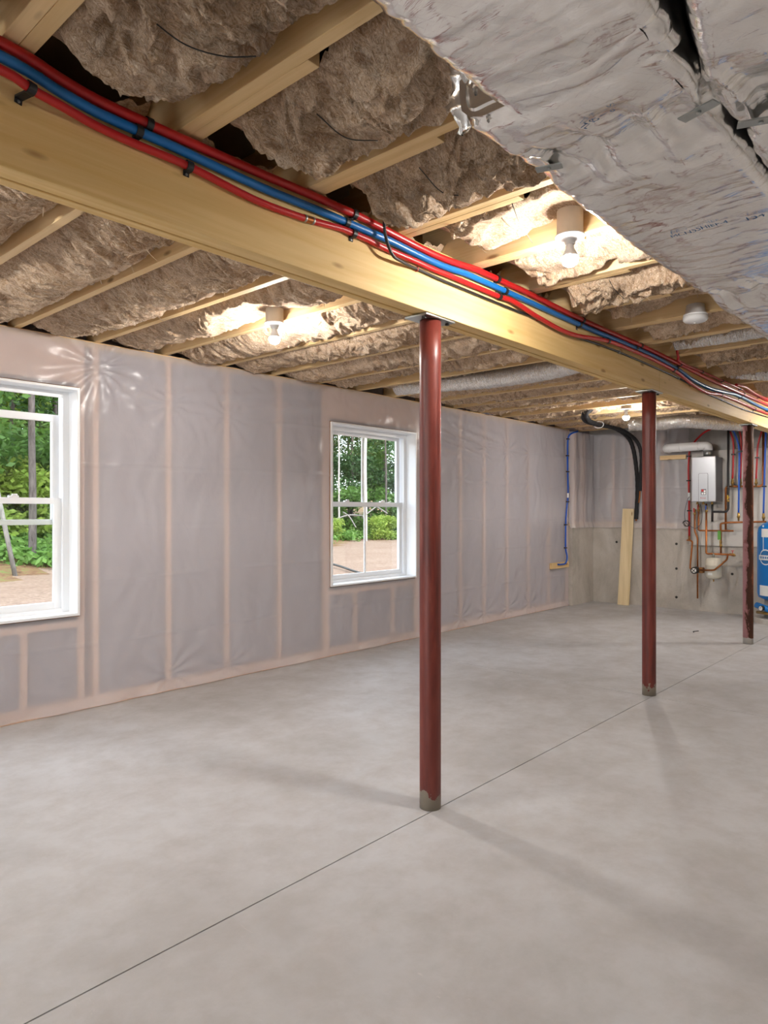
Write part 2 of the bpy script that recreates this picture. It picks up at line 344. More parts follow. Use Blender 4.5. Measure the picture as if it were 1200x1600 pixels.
for i in range(len(STUD)-1):
    a, b = STUD[i]+.0195, STUD[i+1]-.0195
    if b-a < .07: continue
    hit = [w for w in WIN if a < w[1] and b > w[0]]
    z0, z1 = .078, ZJ-.041
    if hit: z0, z1 = .078, WZ0-.077; a, b = hit[0][0], hit[0][1]
    MB().box(a, b, ys0+.022, ys1, z0, z1).build('cavity_batt', 'insulation_grey', wl)
# concrete walls in the far corner and the framed wall above them
ZC = 1.07
struct(MB().box(8.625, XB+.2, 4.34, 4.60, -.1, ZC).build('wall_left_concrete', 'concrete_wall'))
wb = struct(MB().box(XB, XB+.2, Y0-.1, 4.34, -.1, ZC).build('wall_back', 'concrete_wall'))
MB().box(XB+.03, XB+.2, Y0-.1, 4.6, ZC, ZD+.05).build('rim_panel', 'rim_grey', wb)
MB().box(8.66, XB+.2, 4.42, 4.60, ZC, ZD+.05).build('rim_panel', 'insulation_grey', wb)
MB().box(XB-.01, XB+.03, 3.02, 4.335, ZC+.001, ZC+.03).build('sill_plate', 'wood_y', wb)
MB().box(8.64, XB-.012, 4.332, 4.40, ZC+.001, ZC+.03).build('sill_plate', 'wood_x', wb)
for y in (4.05, 3.80, 3.38): MB().box(XB-.002, XB+.03, y-.019, y+.019, ZC+.031, ZJ-.04).build('stud', 'stud_wood', wb)
for x in (8.75, 9.02): MB().box(x-.019, x+.019, 4.352, 4.42, ZC+.031, ZJ-.04).build('stud', 'stud_wood', wb)
for (y, z) in ((3.62, .84), (3.62, .5), (3.2, .84), (3.2, .52), (3.2, .15), (2.53, .49), (3.62, .17), (4.0, .84), (3.9, .3)):
    MB().lathe([(.016, 0), (.016, -.006), (.008, -.009)], (XB, y, z), 10, 'x').build('tie_mark', 'dark_steel', wb)
for y in (4.24, 3.62, 3.14, 2.58): MB().box(XB-.0025, XB-.0002, y-.004, y+.004, .0, ZC-.002).build('form_line', 'concrete_wall', wb)
bo = MB().box(XB-.022, XB-.001, .9, 3.035, .83, 2.02, .003).build('backing_panel', 'panel_grey', wb)
# walls behind the camera and to the right
wf = MB().box(X0-.2, X0, Y0-.1, .6, -.1, ZD+.05); wf.box(X0-.2, X0, 3.6, YL+.2, -.1, ZD+.05); wf.box(X0-.2, X0, .6, 3.6, 2.08, ZD+.05); struct(wf.build('wall_front', 'plain_wall'))
dr = struct(empty('added_door_1', (X0-.1, 2.1, 0))); dr['label'] = 'white sliding patio door added out of view for daylight'  # unseen patio door, added to let daylight in from behind the camera
for ya_, yb2, xo in ((-1.49, .04, .02), (-.04, 1.49, -.03)):
    m = MB(); m.box(xo, xo+.04, ya_, ya_+.09, .02, 2.06); m.box(xo, xo+.04, yb2-.09, yb2, .02, 2.06); m.box(xo, xo+.04, ya_+.09, yb2-.09, .02, .14); m.box(xo, xo+.04, ya_+.09, yb2-.09, 1.97, 2.06); q_ = m.build('sliding_panel', 'vinyl', dr)
    MB().box(xo+.018, xo+.022, ya_+.089, yb2-.089, .139, 1.971).build('pane', 'glass', q_)
struct(MB().box(X0-.1, XB+.2, Y0-.2, Y0, -.1, ZD+.05).build('wall_right', 'plain_wall'))

# ------------------------------------------------------------------ windows
def frame_ring(m, x0, x1, z0, z1, t, y0, y1, bev=.002):
    tl, tr, tb, tt = t if hasattr(t, '__len__') else (t,)*4
    m.box(x0, x0+tl, y0, y1, z0, z1, bev); m.box(x1-tr, x1, y0, y1, z0, z1, bev)
    m.box(x0+tl, x1-tr, y0, y1, z0, z0+tb, bev); m.box(x0+tl, x1-tr, y0, y1, z1-tt, z1, bev)
def window(i, x0, x1, drop):
    w = struct(empty('window_%d' % i, ((x0+x1)/2, YL, WZ0))); w['label'] = ['white double-hung window with its upper sash lowered a little', 'white double-hung window with both sashes shut, beside the steel column', 'white double-hung window added out of view for more daylight'][i-1]
    off = Vector(w.location); 
    def put(m, nm, mt, par=None):
        m.v = [(p[0]-off.x, p[1]-off.y, p[2]-off.z) for p in m.v]; return m.build(nm, mt, par or w)
    m = MB(); frame_ring(m, x0, x1, WZ0, WZ1, .016, 4.372, 4.495); put(m, 'jamb_liner', 'vinyl')
    m = MB(); frame_ring(m, x0+.004, x1-.004, WZ0+.004, WZ1-.004, (.05, .05, .035, .05), 4.495, 4.515)
    frame_ring(m, x0+.004, x1-.004, WZ0+.004, WZ1-.004, (.034, .034, .028, .034), 4.515, 4.60); put(m, 'frame', 'vinyl')
    a, b = x0+.052, x1-.052
    lo = MB(); frame_ring(lo, a, b, WZ0+.036, 1.350, (.048, .048, .045, .038), 4.518, 4.545); s1 = put(lo, 'lower_sash', 'vinyl')
    put(MB().box(a+.046, b-.046, 4.530, 4.534, WZ0+.08, 1.313), 'pane', 'glass', s1)
    up = MB(); zt = WZ1-.036-drop; zb = 1.305-drop; frame_ring(up, a, b, zb, zt, (.048, .048, .034, .045), 4.552, 4.578); s2 = put(up, 'upper_sash', 'vinyl')
    put(MB().box(a+.046, b-.046, 4.563, 4.567, zb+.033, zt-.044), 'pane', 'glass', s2)
    xm = (x0+x1)/2
    put(MB().box(xm-.011, xm+.011, 4.526, 4.538, WZ0+.081, 1.312, .003), 'muntin', 'vinyl', s1)
    put(MB().box(xm-.011, xm+.011, 4.559, 4.571, zb+.034, zt-.045, .003), 'muntin', 'vinyl', s2)
    for q in (.27, .73):
        x = a+(b-a)*q; put(MB().box(x-.03, x+.03, 4.52, 4.545, 1.350, 1.362, .004).box(x-.012, x+.02, 4.515, 4.53, 1.362, 1.372, .003), 'sash_lock', 'white_plastic', s1)
    m = MB(); frame_ring(m, x0-.006, x1+.006, WZ0-.006, WZ1+.006, .006, 4.392, 4.44, 0); put(m, 'foam_gap', 'foam_brown')
window(1, WIN[1][0], WIN[1][1], .125); window(2, WIN[2][0], WIN[2][1], 0.); window(3, WIN[0][0], WIN[0][1], 0.)

# ================================================================== BEAM AND COLUMNS
YBF, YBB = 1.783, 1.897
bm_ = empty('support_beam', (0, 1.84, ZB)); tag(bm_, 'triple-ply yellow timber beam carried by the three steel columns', 'beam')
pw = (YBB-YBF)/3
cuts = {0: [X0, 4.835, XB], 1: [X0, 2.4, 7.29, XB], 2: [X0, 4.835, XB]}
for i in range(3):
    for a, b in zip(cuts[i][:-1], cuts[i][1:]):
        o = MB().box(a+.001, b-.001, YBF+i*pw+.0007-1.84, YBF+(i+1)*pw-.0007-1.84, [0, .004, .001][i], ZJ-ZB-.001, .004).build('ply', 'beam_wood', bm_)
cols = []
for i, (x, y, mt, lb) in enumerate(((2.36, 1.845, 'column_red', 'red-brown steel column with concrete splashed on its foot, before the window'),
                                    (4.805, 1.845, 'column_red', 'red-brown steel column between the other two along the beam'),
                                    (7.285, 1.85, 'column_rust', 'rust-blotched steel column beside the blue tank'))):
    c = empty('steel_column', (x, y, 0)); tag(c, lb, 'column', 'steel columns under the beam')
    MB().lathe([(.046, 0), (.046, .002), (.046, ZB-.012)], (0, 0, 0), 40).build('shaft', mt, c, True).data.polygons.foreach_set('use_smooth', [True]*0) if False else None
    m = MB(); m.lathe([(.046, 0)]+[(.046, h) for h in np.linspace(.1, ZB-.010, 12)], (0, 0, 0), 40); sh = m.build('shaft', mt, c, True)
    MB().box(-.10, .10, -.058, .058, ZB-.0095, ZB-.0015, .001).build('cap_plate', 'steel', c)
    for sx in (-1, 1): MB().lathe([(.009, 0), (.009, -.008), (.005, -.009)], (sx*.08, -.03, ZB-.0095), 6).build('bolt', 'dark_steel', c)

# ================================================================== INSULATION BATTS
LAMPS = [(2.505, 1.27, 2.34), (2.535, 3.10, 2.335), (7.11, 2.97, 2.335), (.33, 3.10, 2.335), (-1.6, 3.0, 2.33), (-1.5, 1.25, 2.33), (-2.4, -2.2, 2.33), (3.9, -2.4, 2.33), (5.93, -.95, 2.33), (7.86, 1.22, 2.33), (8.3, -.5, 2.33), (-3.0, 1.5, 2.33)]  # first three in view; the others are unseen bulbs added to brighten the room
HOLES = [(x, y, .11) for x, y, z in LAMPS]+[(3.972, 1.272, .09)]
FLEX = [([(4.83, 4.15, 2.40), (4.84, 3.6, 2.375), (4.84, 3.1, 2.35), (4.83, 2.5, 2.36), (4.82, 2.0, 2.45)], .078), ([(4.79, 1.66, 2.40), (4.79, 1.35, 2.395), (4.78, .9, 2.40), (4.78, .5, 2.42)], .055),
        ([(8.0, 3.30, 2.28), (8.05, 3.0, 2.262), (8.1, 2.72, 2.275), (8.25, 2.50, 2.255), (8.45, 2.35, 2.25), (8.75, 2.2, 2.25)], .075), ([(6.22, 1.70, 2.44), (6.22, 1.40, 2.385), (6.2, 1.0, 2.395), (6.2, .6, 2.43)], .075)]
TTOP = [(7.35, 3.45, 2.42), (7.28, 3.52, 2.35), (7.6, 3.66, 2.315), PZ(932, 663, 2.315), PZ(960, 669, 2.32)]
TUBA = TTOP+[PX(980, 682, 9.0), PX(989, 700, 9.1), PX(994, 730, 9.15), PX(996, 762, 9.17), PX(994, 811, 9.185)]
TUBB = [(7.26, 3.37, 2.42), (7.18, 3.443, 2.330), (7.45, 3.545, 2.300), (7.58, 3.585, 2.298)]+[(p[0]+.005, p[1]-.060, p[2]-.016) for p in TTOP[3:]]+[PX(984, 679, 8.92), PX(997, 693, 9.02), PX(1002, 713, 9.07), PX(1001, 745, 9.10), PX(1000, 767, 9.12)]
HOSES = [(np.array(spline(p, 24))[7:], r*1.06+.004) for p, r in FLEX]+[(np.array(spline(TUBA, 14))[12:90], .031), (np.array(spline(TUBB, 14))[12:90], .028)]
def batt(k, side):
    near = (ek(k+1) > .2 and ek(k) < 3.2)
    if side == 'L':
        x0, x1, y0, y1 = ek(k)+.004, ek(k+1)-JT-.004, 1.905, (4.46 if k < 16 else 4.41)
    else:
        x0, x1, y0, y1 = ek(k)-.036, ek(k+1)-2*JT-.002, -.25, 1.84
    res = .0075 if near else .012
    nx = int((x1-x0)/res)+1; ny = int((y1-y0)/res)+1
    X, Y = np.meshgrid(np.linspace(x0, x1, nx), np.linspace(y0, y1, ny), indexing='ij')
    if side == 'R':                                            # room for the lapped end of the joist
        lap = 1/(1+np.exp(-np.clip((Y-1.215)/.008, -50, 50))); t = (X-x0)/(x1-x0); X = X+(1-t)*lap*.041
    else:                                                      # and for the end of the joist from the duct side
        lap = 1/(1+np.exp(np.clip((Y-2.10)/.012, -50, 50))); t = (X-x0)/(x1-x0); X = X-t*lap*.041
    t = (X-(x0+x1)/2)/((x1-x0)/2); s = k*7+(100 if side == 'R' else 0)
    wx = fbm(X*2.2, Y*2.2, 3, s)*.12; wy = fbm(X*2.2, Y*2.2, 3, s+40)*.12
    prof = 1-np.abs(t)**2.6
    if side == 'L':
        edge, sag = .078, .092
        low = fbm(X*1.6, Y*1.1, 2, s+9)*.03
        fold = ridge((X+wx)*3.0, (Y+wy)*11., 3, s+5)*.044+(ridge((X+wx)*8, (Y+wy)*22., 3, s+6)-.45)*.018
    else:
        edge, sag = .095, .118
        low = fbm(X*1.6, Y*1.6, 2, s+9)*.045
        fold = ridge((X+wx*1.6)*4.2, (Y+wy*1.6)*6.5, 4, s+5)*.080+(ridge((X+wx*1.3)*10, (Y+wy*1.3)*13., 3, s+6)-.45)*.034
    fl_ = np.clip(1.15-np.abs(t)**4, .15, 1)
    Z = ZJ+edge-sag*prof-(low+.01)*prof-(fold-(.02 if side == 'L' else .032))*fl_
    if side == 'L' and k in (7, 12): Z = Z+.09*np.clip((t+.3)/1.2, 0, 1)
    if side == 'L' and k > 7: Z = Z+.022
    if side == 'R' and k in (6, 7): Z = Z+.08*np.clip(t, 0, 1)
    if (k in (8, )): Z = Z+.055                                 # bays that also carry a flexible duct
    if k == 11 and side == 'R': Z = Z+.06
    # rolled ends against the beam and the outer wall
    if side == 'R': Z = Z+.20*np.exp(-((1.80-np.minimum(Y, 1.8))/.085)**2); Z = np.where(Y > 1.63, np.maximum(Z, ZJ+.012+(Y-1.63)*.5), Z)
    else: Z = Z+.10*np.exp(-((Y-1.9)/.05)**2)+.05*np.exp(-((4.46-Y)/.10)**2)
    for hx, hy, hr in HOLES:
        d = np.hypot(X-hx, Y-hy); Z = np.maximum(Z, (ZJ+(.075 if hy < 2 else .05))-np.maximum(d-hr, 0)*(.30+.1*pn(X*9, Y*9, 5)))
    if side == 'L': Z = np.where(Y > 4.34, np.maximum(Z, ZJ+.004), Z)           # lies on the wall plate
    else: Z = np.maximum(Z, 2.36-np.clip((Y-(.80 if x1 < 1.25 else .90))/.25, 0, 1)*.3)     # held up by the ducts
    for C, r in HOSES:                                          # and by the hoses and tubes that hang under it
        q = C[(C[:, 0] > x0-r) & (C[:, 0] < x1+r) & (C[:, 1] > y0-r) & (C[:, 1] < y1+r)]
        for px_, py_, pz_ in q: d2 = r*r-(X-px_)**2-(Y-py_)**2; Z = np.where(d2 > 0, np.maximum(Z, pz_+np.sqrt(np.maximum(d2, 0))), Z)
    Z = np.minimum(Z, ZD-.01)
    Xm, Ym = (X[:-1, :-1]+X[1:, 1:])/2, (Y[:-1, :-1]+Y[1:, 1:])/2; mk = np.ones(Xm.shape, bool)
    for hx, hy, hr in HOLES: mk &= np.hypot(Xm-hx, Ym-hy) > .049       # cut round the junction boxes
    return grid('insulation_batt', X, Y, Z, 'mineral_wool', None, mk)
special = {('L', 3): 'brown mineral wool batt beside the lit bulb nearer the windows', ('R', 3): 'brown mineral wool batt around the lit bulb beside the foil duct',
           ('R', 6): 'brown mineral wool batt around the white smoke alarm', ('L', 8): 'brown mineral wool batt above the foil hose on the window side',
           ('R', 8): 'brown mineral wool batt above the foil hose on the duct side', ('L', 12): 'brown mineral wool batt beside the bulb near the black insulated tubes'}
for k in range(-2, 17):
    o = batt(k, 'L'); tag(o, special.get(('L', k), 'brown mineral wool batt sagging between joists on the window side of the beam'), 'insulation', 'ceiling batts on the window side')
for k in range(-1, 13):
    o = batt(k, 'R'); tag(o, special.get(('R', k), 'brown mineral wool batt bulging between joists on the duct side of the beam'), 'insulation', 'ceiling batts on the duct side')
def fibres(o, n, seed):
    r = np.random.RandomState(seed); co_ = np.empty(len(o.data.vertices)*3); o.data.vertices.foreach_get('co', co_); co_ = co_.reshape(-1, 3); lo = co_[co_[:, 2] < ZJ+.03]
    if not len(lo): return
    m = MB()
    for p in lo[r.randint(0, len(lo), n)]:
        d = r.normal(size=3)*(.035, .035, .008); L = .03+.07*r.rand(); q = [p+d*t+np.array((0, 0, .004-L*.35*t*t-.012*math.sin(3*t))) for t in np.linspace(0, 1, 5)]
        wv = np.cross(d, (0, 0, 1.)); wv = wv/(np.linalg.norm(wv)+1e-9)*(.0015+.003*r.rand()); vs = []
        for i_, a_ in enumerate(q): f_ = 1-i_/5; vs += [a_-wv*f_, a_+wv*f_]
        m.add(vs, [(2*i_, 2*i_+1, 2*i_+3, 2*i_+2) for i_ in range(4)])
    f_ = m.build('loose_fibres', 'wool_pale', o); f_['kind'] = 'stuff'
for o in [q for q in bpy.data.objects if q.name.startswith('insulation_batt')]:
    xa = o.data.vertices[0].co.x; left_ = o['group'].endswith('window side')
    fibres(o, (220 if xa > 4.8 else 30) if left_ else 22, int(abs(xa)*100)+left_)
for j, pl in enumerate(([(235, 30), (290, 70), (350, 88), (400, 88)], [(495, 178), (540, 215), (590, 220)], [(655, 262), (690, 300), (725, 306)], [(800, 318), (812, 348), (832, 380)], [(952, 438), (960, 452), (975, 467)])):
    pts = [np.array(PZ(u, v, 2.315-(.015 if 0 < q < len(pl)-1 else 0))) for q, (u, v) in enumerate(pl)]
    o = MB().tube(spline(pts, 6), .0016, 6).build('support_wire', 'dark_steel', None, True)
    tag(o, 'thin dark spring wire bowed under a ceiling batt', 'wire', 'wires under the batts')

# ================================================================== PLASTIC SHEETS
def fan(X, Z, cx, cz, n, amp, rad, ph=0.):
    r = np.hypot(X-cx, Z-cz)+1e-4; th = np.arctan2(Z-cz, X-cx)
    return amp*np.sin(n*th+ph+2*pn(X*3, Z*3, n))*np.exp(-r/rad)*np.clip(r/.05, 0, 1)
def sheet_disp(X, Z, studs, s):
    ds = np.min(np.abs(X[..., None]-np.array(studs)), -1); free = np.clip((ds-.019)/.08, 0, 1)
    wx = fbm(X*1.5, Z*1.5, 2, s)*.2
    d = free*(.011*fbm(X*1.7, Z*1.3, 3, s+1)+.006)+(.2+.8*free)*.008*(ridge((X+wx)*5, (Z+wx)*2.4, 3, s+2)-.5)
    for zc in (.42, .83, 1.17, 1.57, 1.97): d = d+.004*np.exp(-((Z-zc-.01*np.sin(X*2))/.009)**2)*(.4+.6*(pn(X*1.3, zc*7, s) > -.15))
    return d
dx = .02
xs_ = np.arange(.56, 8.625, dx); zs_ = np.arange(.012, ZJ-.004, .0125); X, Z = np.meshgrid(xs_, zs_, indexing='ij')
D = sheet_disp(X, Z, STUD, 11)
D = D+fan(X, Z, 2.14, 2.20, 14, .012, .30)+fan(X, Z, 2.66, 2.02, 11, .007, .22)+fan(X, Z, 3.15, 1.98, 11, .006, .25)+fan(X, Z, 2.65, .12, 12, .008, .22)+fan(X, Z, 3.14, .10, 12, .006, .2)
for x in STUD[9:13]: D = D+fan(X, Z, x, 1.98, 10, .009, .16, x)+fan(X, Z, x, 1.62, 9, .006, .12, x)+fan(X, Z, x, .12, 10, .008, .18, x)
D = D+.010*np.exp(-((Z-2.0)/.16)**2)*np.sin(Z*60+X*9)*np.clip((X-5.5)/.4, 0, 1)*np.clip((7.1-X)/.5, 0, 1)
D = D+.007*np.exp(-((Z-2.12)/.10)**2)*np.sin(Z*46-X*7)*np.clip((X-2.2)/.3, 0, 1)*np.clip((4.2-X)/.3, 0, 1)
D = D+.02*np.clip((.06-Z)/.06, 0, 1)*(1+.7*np.sin(X*7+2*pn(X*3, X*0, 4)))
XC, ZC_ = (X[:-1, :-1]+dx/2), (Z[:-1, :-1]+.006); msk = np.ones_like(XC, bool)
for a, b in WIN: msk &= ~((XC > a-.004) & (XC < b+.004) & (ZC_ > WZ0-.004) & (ZC_ < WZ1+.004))
o = grid('plastic_sheet', X, YL-.004-np.clip(D+.003, 0, .06), Z, 'poly_sheet', None, msk); tag(o, 'milky plastic vapour barrier stapled over the studded window wall', 'plastic sheet')
xs_ = np.arange(7.56, 8.6, .02); zs_ = np.arange(1.05, 2.35, .0125); X, Z = np.meshgrid(xs_, zs_, indexing='ij')
D = sheet_disp(X, Z, STUD, 11); msk = (ZC_[:len(xs_)-1, :1]*0+1) > 0
zlow = 1.07-.06*np.sin(np.pi*np.clip((X-7.56)/1.0, 0, 1))+.04; Zs = zlow+(Z-1.05)/(2.35-1.05)*(2.35-zlow)
o = grid('plastic_sheet', X, YL-.012-np.clip(D+.003, 0, .06), Zs, 'poly_sheet'); tag(o, 'second layer of milky plastic lapped over the wall near the blue hose', 'plastic sheet')
# corner sheet above the concrete: along the short return, then along the back wall
L1 = XB-.012-8.63; tt = np.arange(-.072, L1+4.33-3.03, .012); zs_ = np.arange(ZC-.03, 2.34, .0125); T, Z = np.meshgrid(tt, zs_, indexing='ij')
D = sheet_disp(T, Z, [.12, .39, L1, L1+.29, L1+.54, L1+.96], 31)+.008*np.abs(np.sin(T*21+1.5*pn(T*4, Z*2, 8)))+fan(T, Z, L1+.9, 2.05, 9, .012, .2)+.02*np.clip((ZC+.05-Z)/.08, 0, 1)
on1 = T < L1; c_ = np.clip(D+.004, .002, .06)
Xs = np.where(on1, 8.63+np.where(T < 0, T*.35, T), XB-.012-c_); Ys = np.where(on1, 4.328-c_, 4.328-(T-L1)); Xs = np.minimum(Xs, XB-.012-c_); Ys = np.minimum(Ys, 4.328-np.where(on1, c_, 0)+np.where(T < 0, -T*.94, 0)); Ys = np.where(T < 0, np.maximum(Ys, 4.328-c_-T*.94), Ys)
o = grid('plastic_sheet', Xs, Ys, Z, 'poly_sheet'); tag(o, 'milky plastic sheet wrapped round the far corner above bare concrete', 'plastic sheet')

# ================================================================== DUCTS
def duct_profile(y1, y0, zt, zb, r, q):
    """left side (y1) down, along the bottom, up the right side (y0); returns points and outward normals"""
    P = []; Nn = []; rr_ = [r]
    def seg(a, b, nrm, m):
        for i in range(m): t = i/m; P.append((a[0]+(b[0]-a[0])*t, a[1]+(b[1]-a[1])*t)); Nn.append(nrm)
    def arc(c, a0, a1, m):
        r = rr_[0]
        for i in range(m): a = a0+(a1-a0)*i/m; P.append((c[0]+r*math.cos(a), c[1]+r*math.sin(a))); Nn.append((math.cos(a), math.sin(a)))
    d = .009
    seg((y1, zt), (y1, zb+r), (1, 0), max(2, int((zt-zb-r)/d))); arc((y1-r, zb+r), 0, -math.pi/2, max(4, int(r*1.6/d)))
    seg((y1-r, zb), (y0+q, zb), (0, -1), max(2, int((y1-y0-r-q)/d))); r = q; rr_[0] = q; arc((y0+r, zb+r), -math.pi/2, -math.pi, max(4, int(r*1.6/d)))
    seg((y0, zb+r), (y0, zt), (-1, 0), max(2, int((zt-zb-r)/d))); P.append((y0, zt)); Nn.append((-1, 0))
    return np.array(P), np.array(Nn)
STRAPS = [1.475, 2.80, 4.05]
def duct_disp(X, A, s, amp, zb, wz=1.):
    w = fbm(X*3, A*3, 2, s)*.07
    D = .010*fbm(X*2.2, A*2.2, 3, s+1)+amp*.0048*(ridge((X+w)*13, (A+w)*3.4, 3, s+2)-.4)+.0022*fbm(X*40, A*14, 2, s+3)+.003*(ridge((X-A*.6+w)*6, (A+X*.5)*3, 2, s+9)-.4)
    if s == 15: D = D-.03*np.exp(-((X-1.19)/.025)**2)
    for xs0 in STRAPS:
        e = np.exp(-((X-xs0)/.10)**2); D = D-.022*e*wz+.008*np.exp(-((X-xs0)/.16)**2)*np.sin(A*70+4*pn(X*5, A*9, s+7))
    return D
DS = {}
def under(which, x, y):
    y1, zt, zb, r, s, amp = DS[which]; x = np.asarray(x, float); y = np.asarray(y, float)
    t = np.clip(((y1-r)-y), -r, 9); A = (zt-zb-r)+r*math.pi/2+t; cz = np.where(t < 0, r-np.sqrt(np.maximum(r*r-t*t, 0)), 0)
    return zb+cz-duct_disp(x, A, s, amp, zb)
def duct(name, parent, xa, xb, y1, y0, zt, zb, r, s, fy=None, amp=1., xr=.010):
    DS[name] = (y1, zt, zb, r, s, amp)
    P, Nn = duct_profile(y1, y0, zt, zb, r, .028); xs = np.arange(xa, xb, xr); X = np.repeat(xs[:, None], len(P), 1); A = np.cumsum(np.r_[0, np.hypot(*np.diff(P, axis=0).T)])[None, :].repeat(len(xs), 0)
    D = duct_disp(X, A, s, amp, zb, np.clip(-Nn[:, 1], 0, 1)[None, :])
    Yc = P[None, :, 0]+Nn[None, :, 0]*D; Zc = P[None, :, 1]+Nn[None, :, 1]*D
    if fy: Yc = Yc+fy(X)*np.clip((Yc-(y1+y0)/2)/(y1-y0)*2, -1, 1)*.5+0
    return grid(name, X, Yc, Zc, 'foil_wrap', parent)
td = empty('trunk_duct', (0, 0, 0)); tag(td, 'wide foil-wrapped trunk duct hung beside the beam joists', 'duct')
duct('near_section', td, -2.6, 1.235, .765, .415, 2.30, 2.062, .045, 5, amp=.8, xr=.009)
duct('far_section', td, 1.19, 7.2, .868, .432, 2.33, 2.062, .06, 15)
MB().prism([(.44, 2.33), (.44, 2.075), (.80, 2.075), (.832, 2.085), (.852, 2.105), (.858, 2.14), (.858, 2.33)], 0, 1.196, 1.201).build('end_flap', 'foil_tape', td)
Xg, Tg = np.meshgrid(np.linspace(0, 1, 14), np.linspace(0, 1, 14), indexing='ij')
yy = .79+.085*Xg; zz = 2.235-.16*Tg+.012*fbm(Xg*4, Tg*4, 3, 2)
grid('torn_flap', 1.175+.05*Tg+.025*fbm(Xg*3, Tg*3, 3, 1), yy+.02*fbm(Xg*5, Tg*3, 2, 9), zz, 'foil_tape', td)
def tape(parent, which, pts, w, nm='foil_tape_strip'):
    C = np.array(spline([(p[0], p[1], 0) for p in pts], 10)); Y = C[:, 1][:, None].repeat(8, 1); X = C[:, 0][:, None]+np.linspace(-w/2, w/2, 8)[None, :]
    return grid(nm, X, Y, under(which, X, Y)-.0022+.006*np.abs(np.linspace(-1, 1, 8))[None, :]**4, 'foil_tape', parent)
tape(td, 'near_section', [(1.16, .72), (1.18, .65), (1.19, .555), (1.15, .45)], .055)
tape(td, 'far_section', [(1.335, .83), (1.40, .70), (1.43, .60), (1.40, .50), (1.345, .46)], .07)
rd = empty('return_duct', (0, 0, 0)); tag(rd, 'foil-wrapped duct running right beside the trunk duct', 'duct')
duct('wrap', rd, -2.6, 7.0, .421, -.45, 2.33, 2.052, .035, 25, fy=lambda X: -.42*np.clip(1.36-X, 0, .5), amp=1.1)
for par, wh, (xa, ya), (xb_, yb_) in ((td, 'far_section', (1.475, .50), (1.452, .425)), (rd, 'wrap', (1.535, .410), (1.565, .33)), (td, 'far_section', (1.470, .832), (1.49, .775))):
    a = np.array((xa, ya, 0.)); b = np.array((xb_, yb_, 0.)); a[2] = b[2] = min(float(under(wh, xa, ya)), float(under(wh, xb_, yb_)), float(under(wh, (xa+xb_)/2, (ya+yb_)/2)))-.006
    d = (b-a)/np.linalg.norm(b-a); q = np.cross(d, (0, 0, 1.))*.013; h = np.array((0, 0, .0015))
    st_ = MB().add([a-q-h, a+q-h, b+q-h, b-q-h, a-q+h, a+q+h, b+q+h, b-q+h], [(0, 1, 2, 3), (7, 6, 5, 4), (0, 4, 5, 1), (1, 5, 6, 2), (2, 6, 7, 3), (3, 7, 4, 0)]).build('hanger_strap', 'steel', par)
    c_ = (a+b)/2; MB().lathe([(.005, 0), (.005, -.003), (.003, -.0045)], (c_[0], c_[1], c_[2]-.0015), 8).build('screw', 'steel', st_)
# stamped blue lettering on the wraps (seen from below)
def stamp(par, s, x, y, size, ang):
    mw = Matrix.Translation((x, y, 0)) @ Matrix.Rotation(ang, 4, 'Z') @ Matrix.Rotation(math.pi, 4, 'X')
    o = text('stamped_print', s, size, 'ink_blue', mw, par); v = np.array([q.co[:] for q in o.data.vertices]); v[:, 2] = under('far_section', v[:, 0], v[:, 1])-.006
    o.data.vertices.foreach_set('co', v.ravel()); o.data.update(); return o
stamp(td, 'MCNSSHIEF-4', 2.05, .648, .026, -math.pi/2-.02); stamp(td, '134', 2.07, .51, .034, -math.pi/2)
stamp(td, '55\n1\n62\nTL', 1.335, .615, .022, -.25)

def flex(label, pts, r, group='foil hoses in the joist bays'):
    C = np.array(spline(pts, 24)); wob = lambda i, t: .035*math.sin(i*1.9)+.05*float(pn(i*.35, t*1.6, 3))
    o = MB().tube(C, r, 20, True, wob).build('flexible_duct', 'foil_flex', None, True); return tag(o, label, 'duct', group)
flex('crinkled foil hose in the joist bay, on the window side of the beam', *FLEX[0])
flex('crinkled foil hose in the joist bay, on the duct side of the beam', *FLEX[1])
flex('crinkled foil hose under the joists near the far corner', *FLEX[2])
flex('crinkled foil hose past the beam beside the red pipes', *FLEX[3])

# ================================================================== LAMPS
def lamp(x, y, z, lb, i):
    l = empty('bulb_fixture', (x, y, z)); tag(l, lb, 'light fixture', 'bare bulb fixtures on the joists')
    MB().lathe([(.048, -.002), (.050, 0), (.050, .105)], (0, 0, 0), 28).build('junction_box', 'box_cream', l, False)
    hd = MB().lathe([(.050, -.0025), (.058, -.003), (.058, -.007), (.050, -.012), (.030, -.016), (.021, -.020), (.020, -.034), (.017, -.036)], (0, 0, 0), 32).build('lampholder', 'white_plastic', l, True)
    MB().lathe([(.0135, -.036), (.0145, -.040), (.018, -.056), (.0240, -.067), (.0290, -.077), (.0312, -.085)], (0, 0, 0), 24).build('bulb_neck', 'white_plastic', l, True)
    MB().lathe([(.0313, -.0855), (.0317, -.090), (.0305, -.101), (.025, -.112), (.015, -.119), (.002, -.1215)], (0, 0, 0), 24).build('bulb_globe', 'bulb', l, True)
LB = ['lit bare bulb on the joist beside the foil trunk duct', 'lit bare bulb on a joist between the windows and the beam', 'lit bare bulb near the black insulated tubes']+['lit bare bulb added out of view to brighten the basement']*12
for i, (x, y, z) in enumerate(LAMPS): lamp(x, y, z, LB[i], i)
sm = empty('smoke_alarm', (3.972, 1.272, 2.342)); tag(sm, 'round white smoke alarm fixed beside the foil duct', 'smoke alarm')
MB().lathe([(.045, .05), (.055, .0), (.062, -.002), (.062, -.010)], (0, 0, 0), 28).build('mount', 'white_plastic', sm, True)
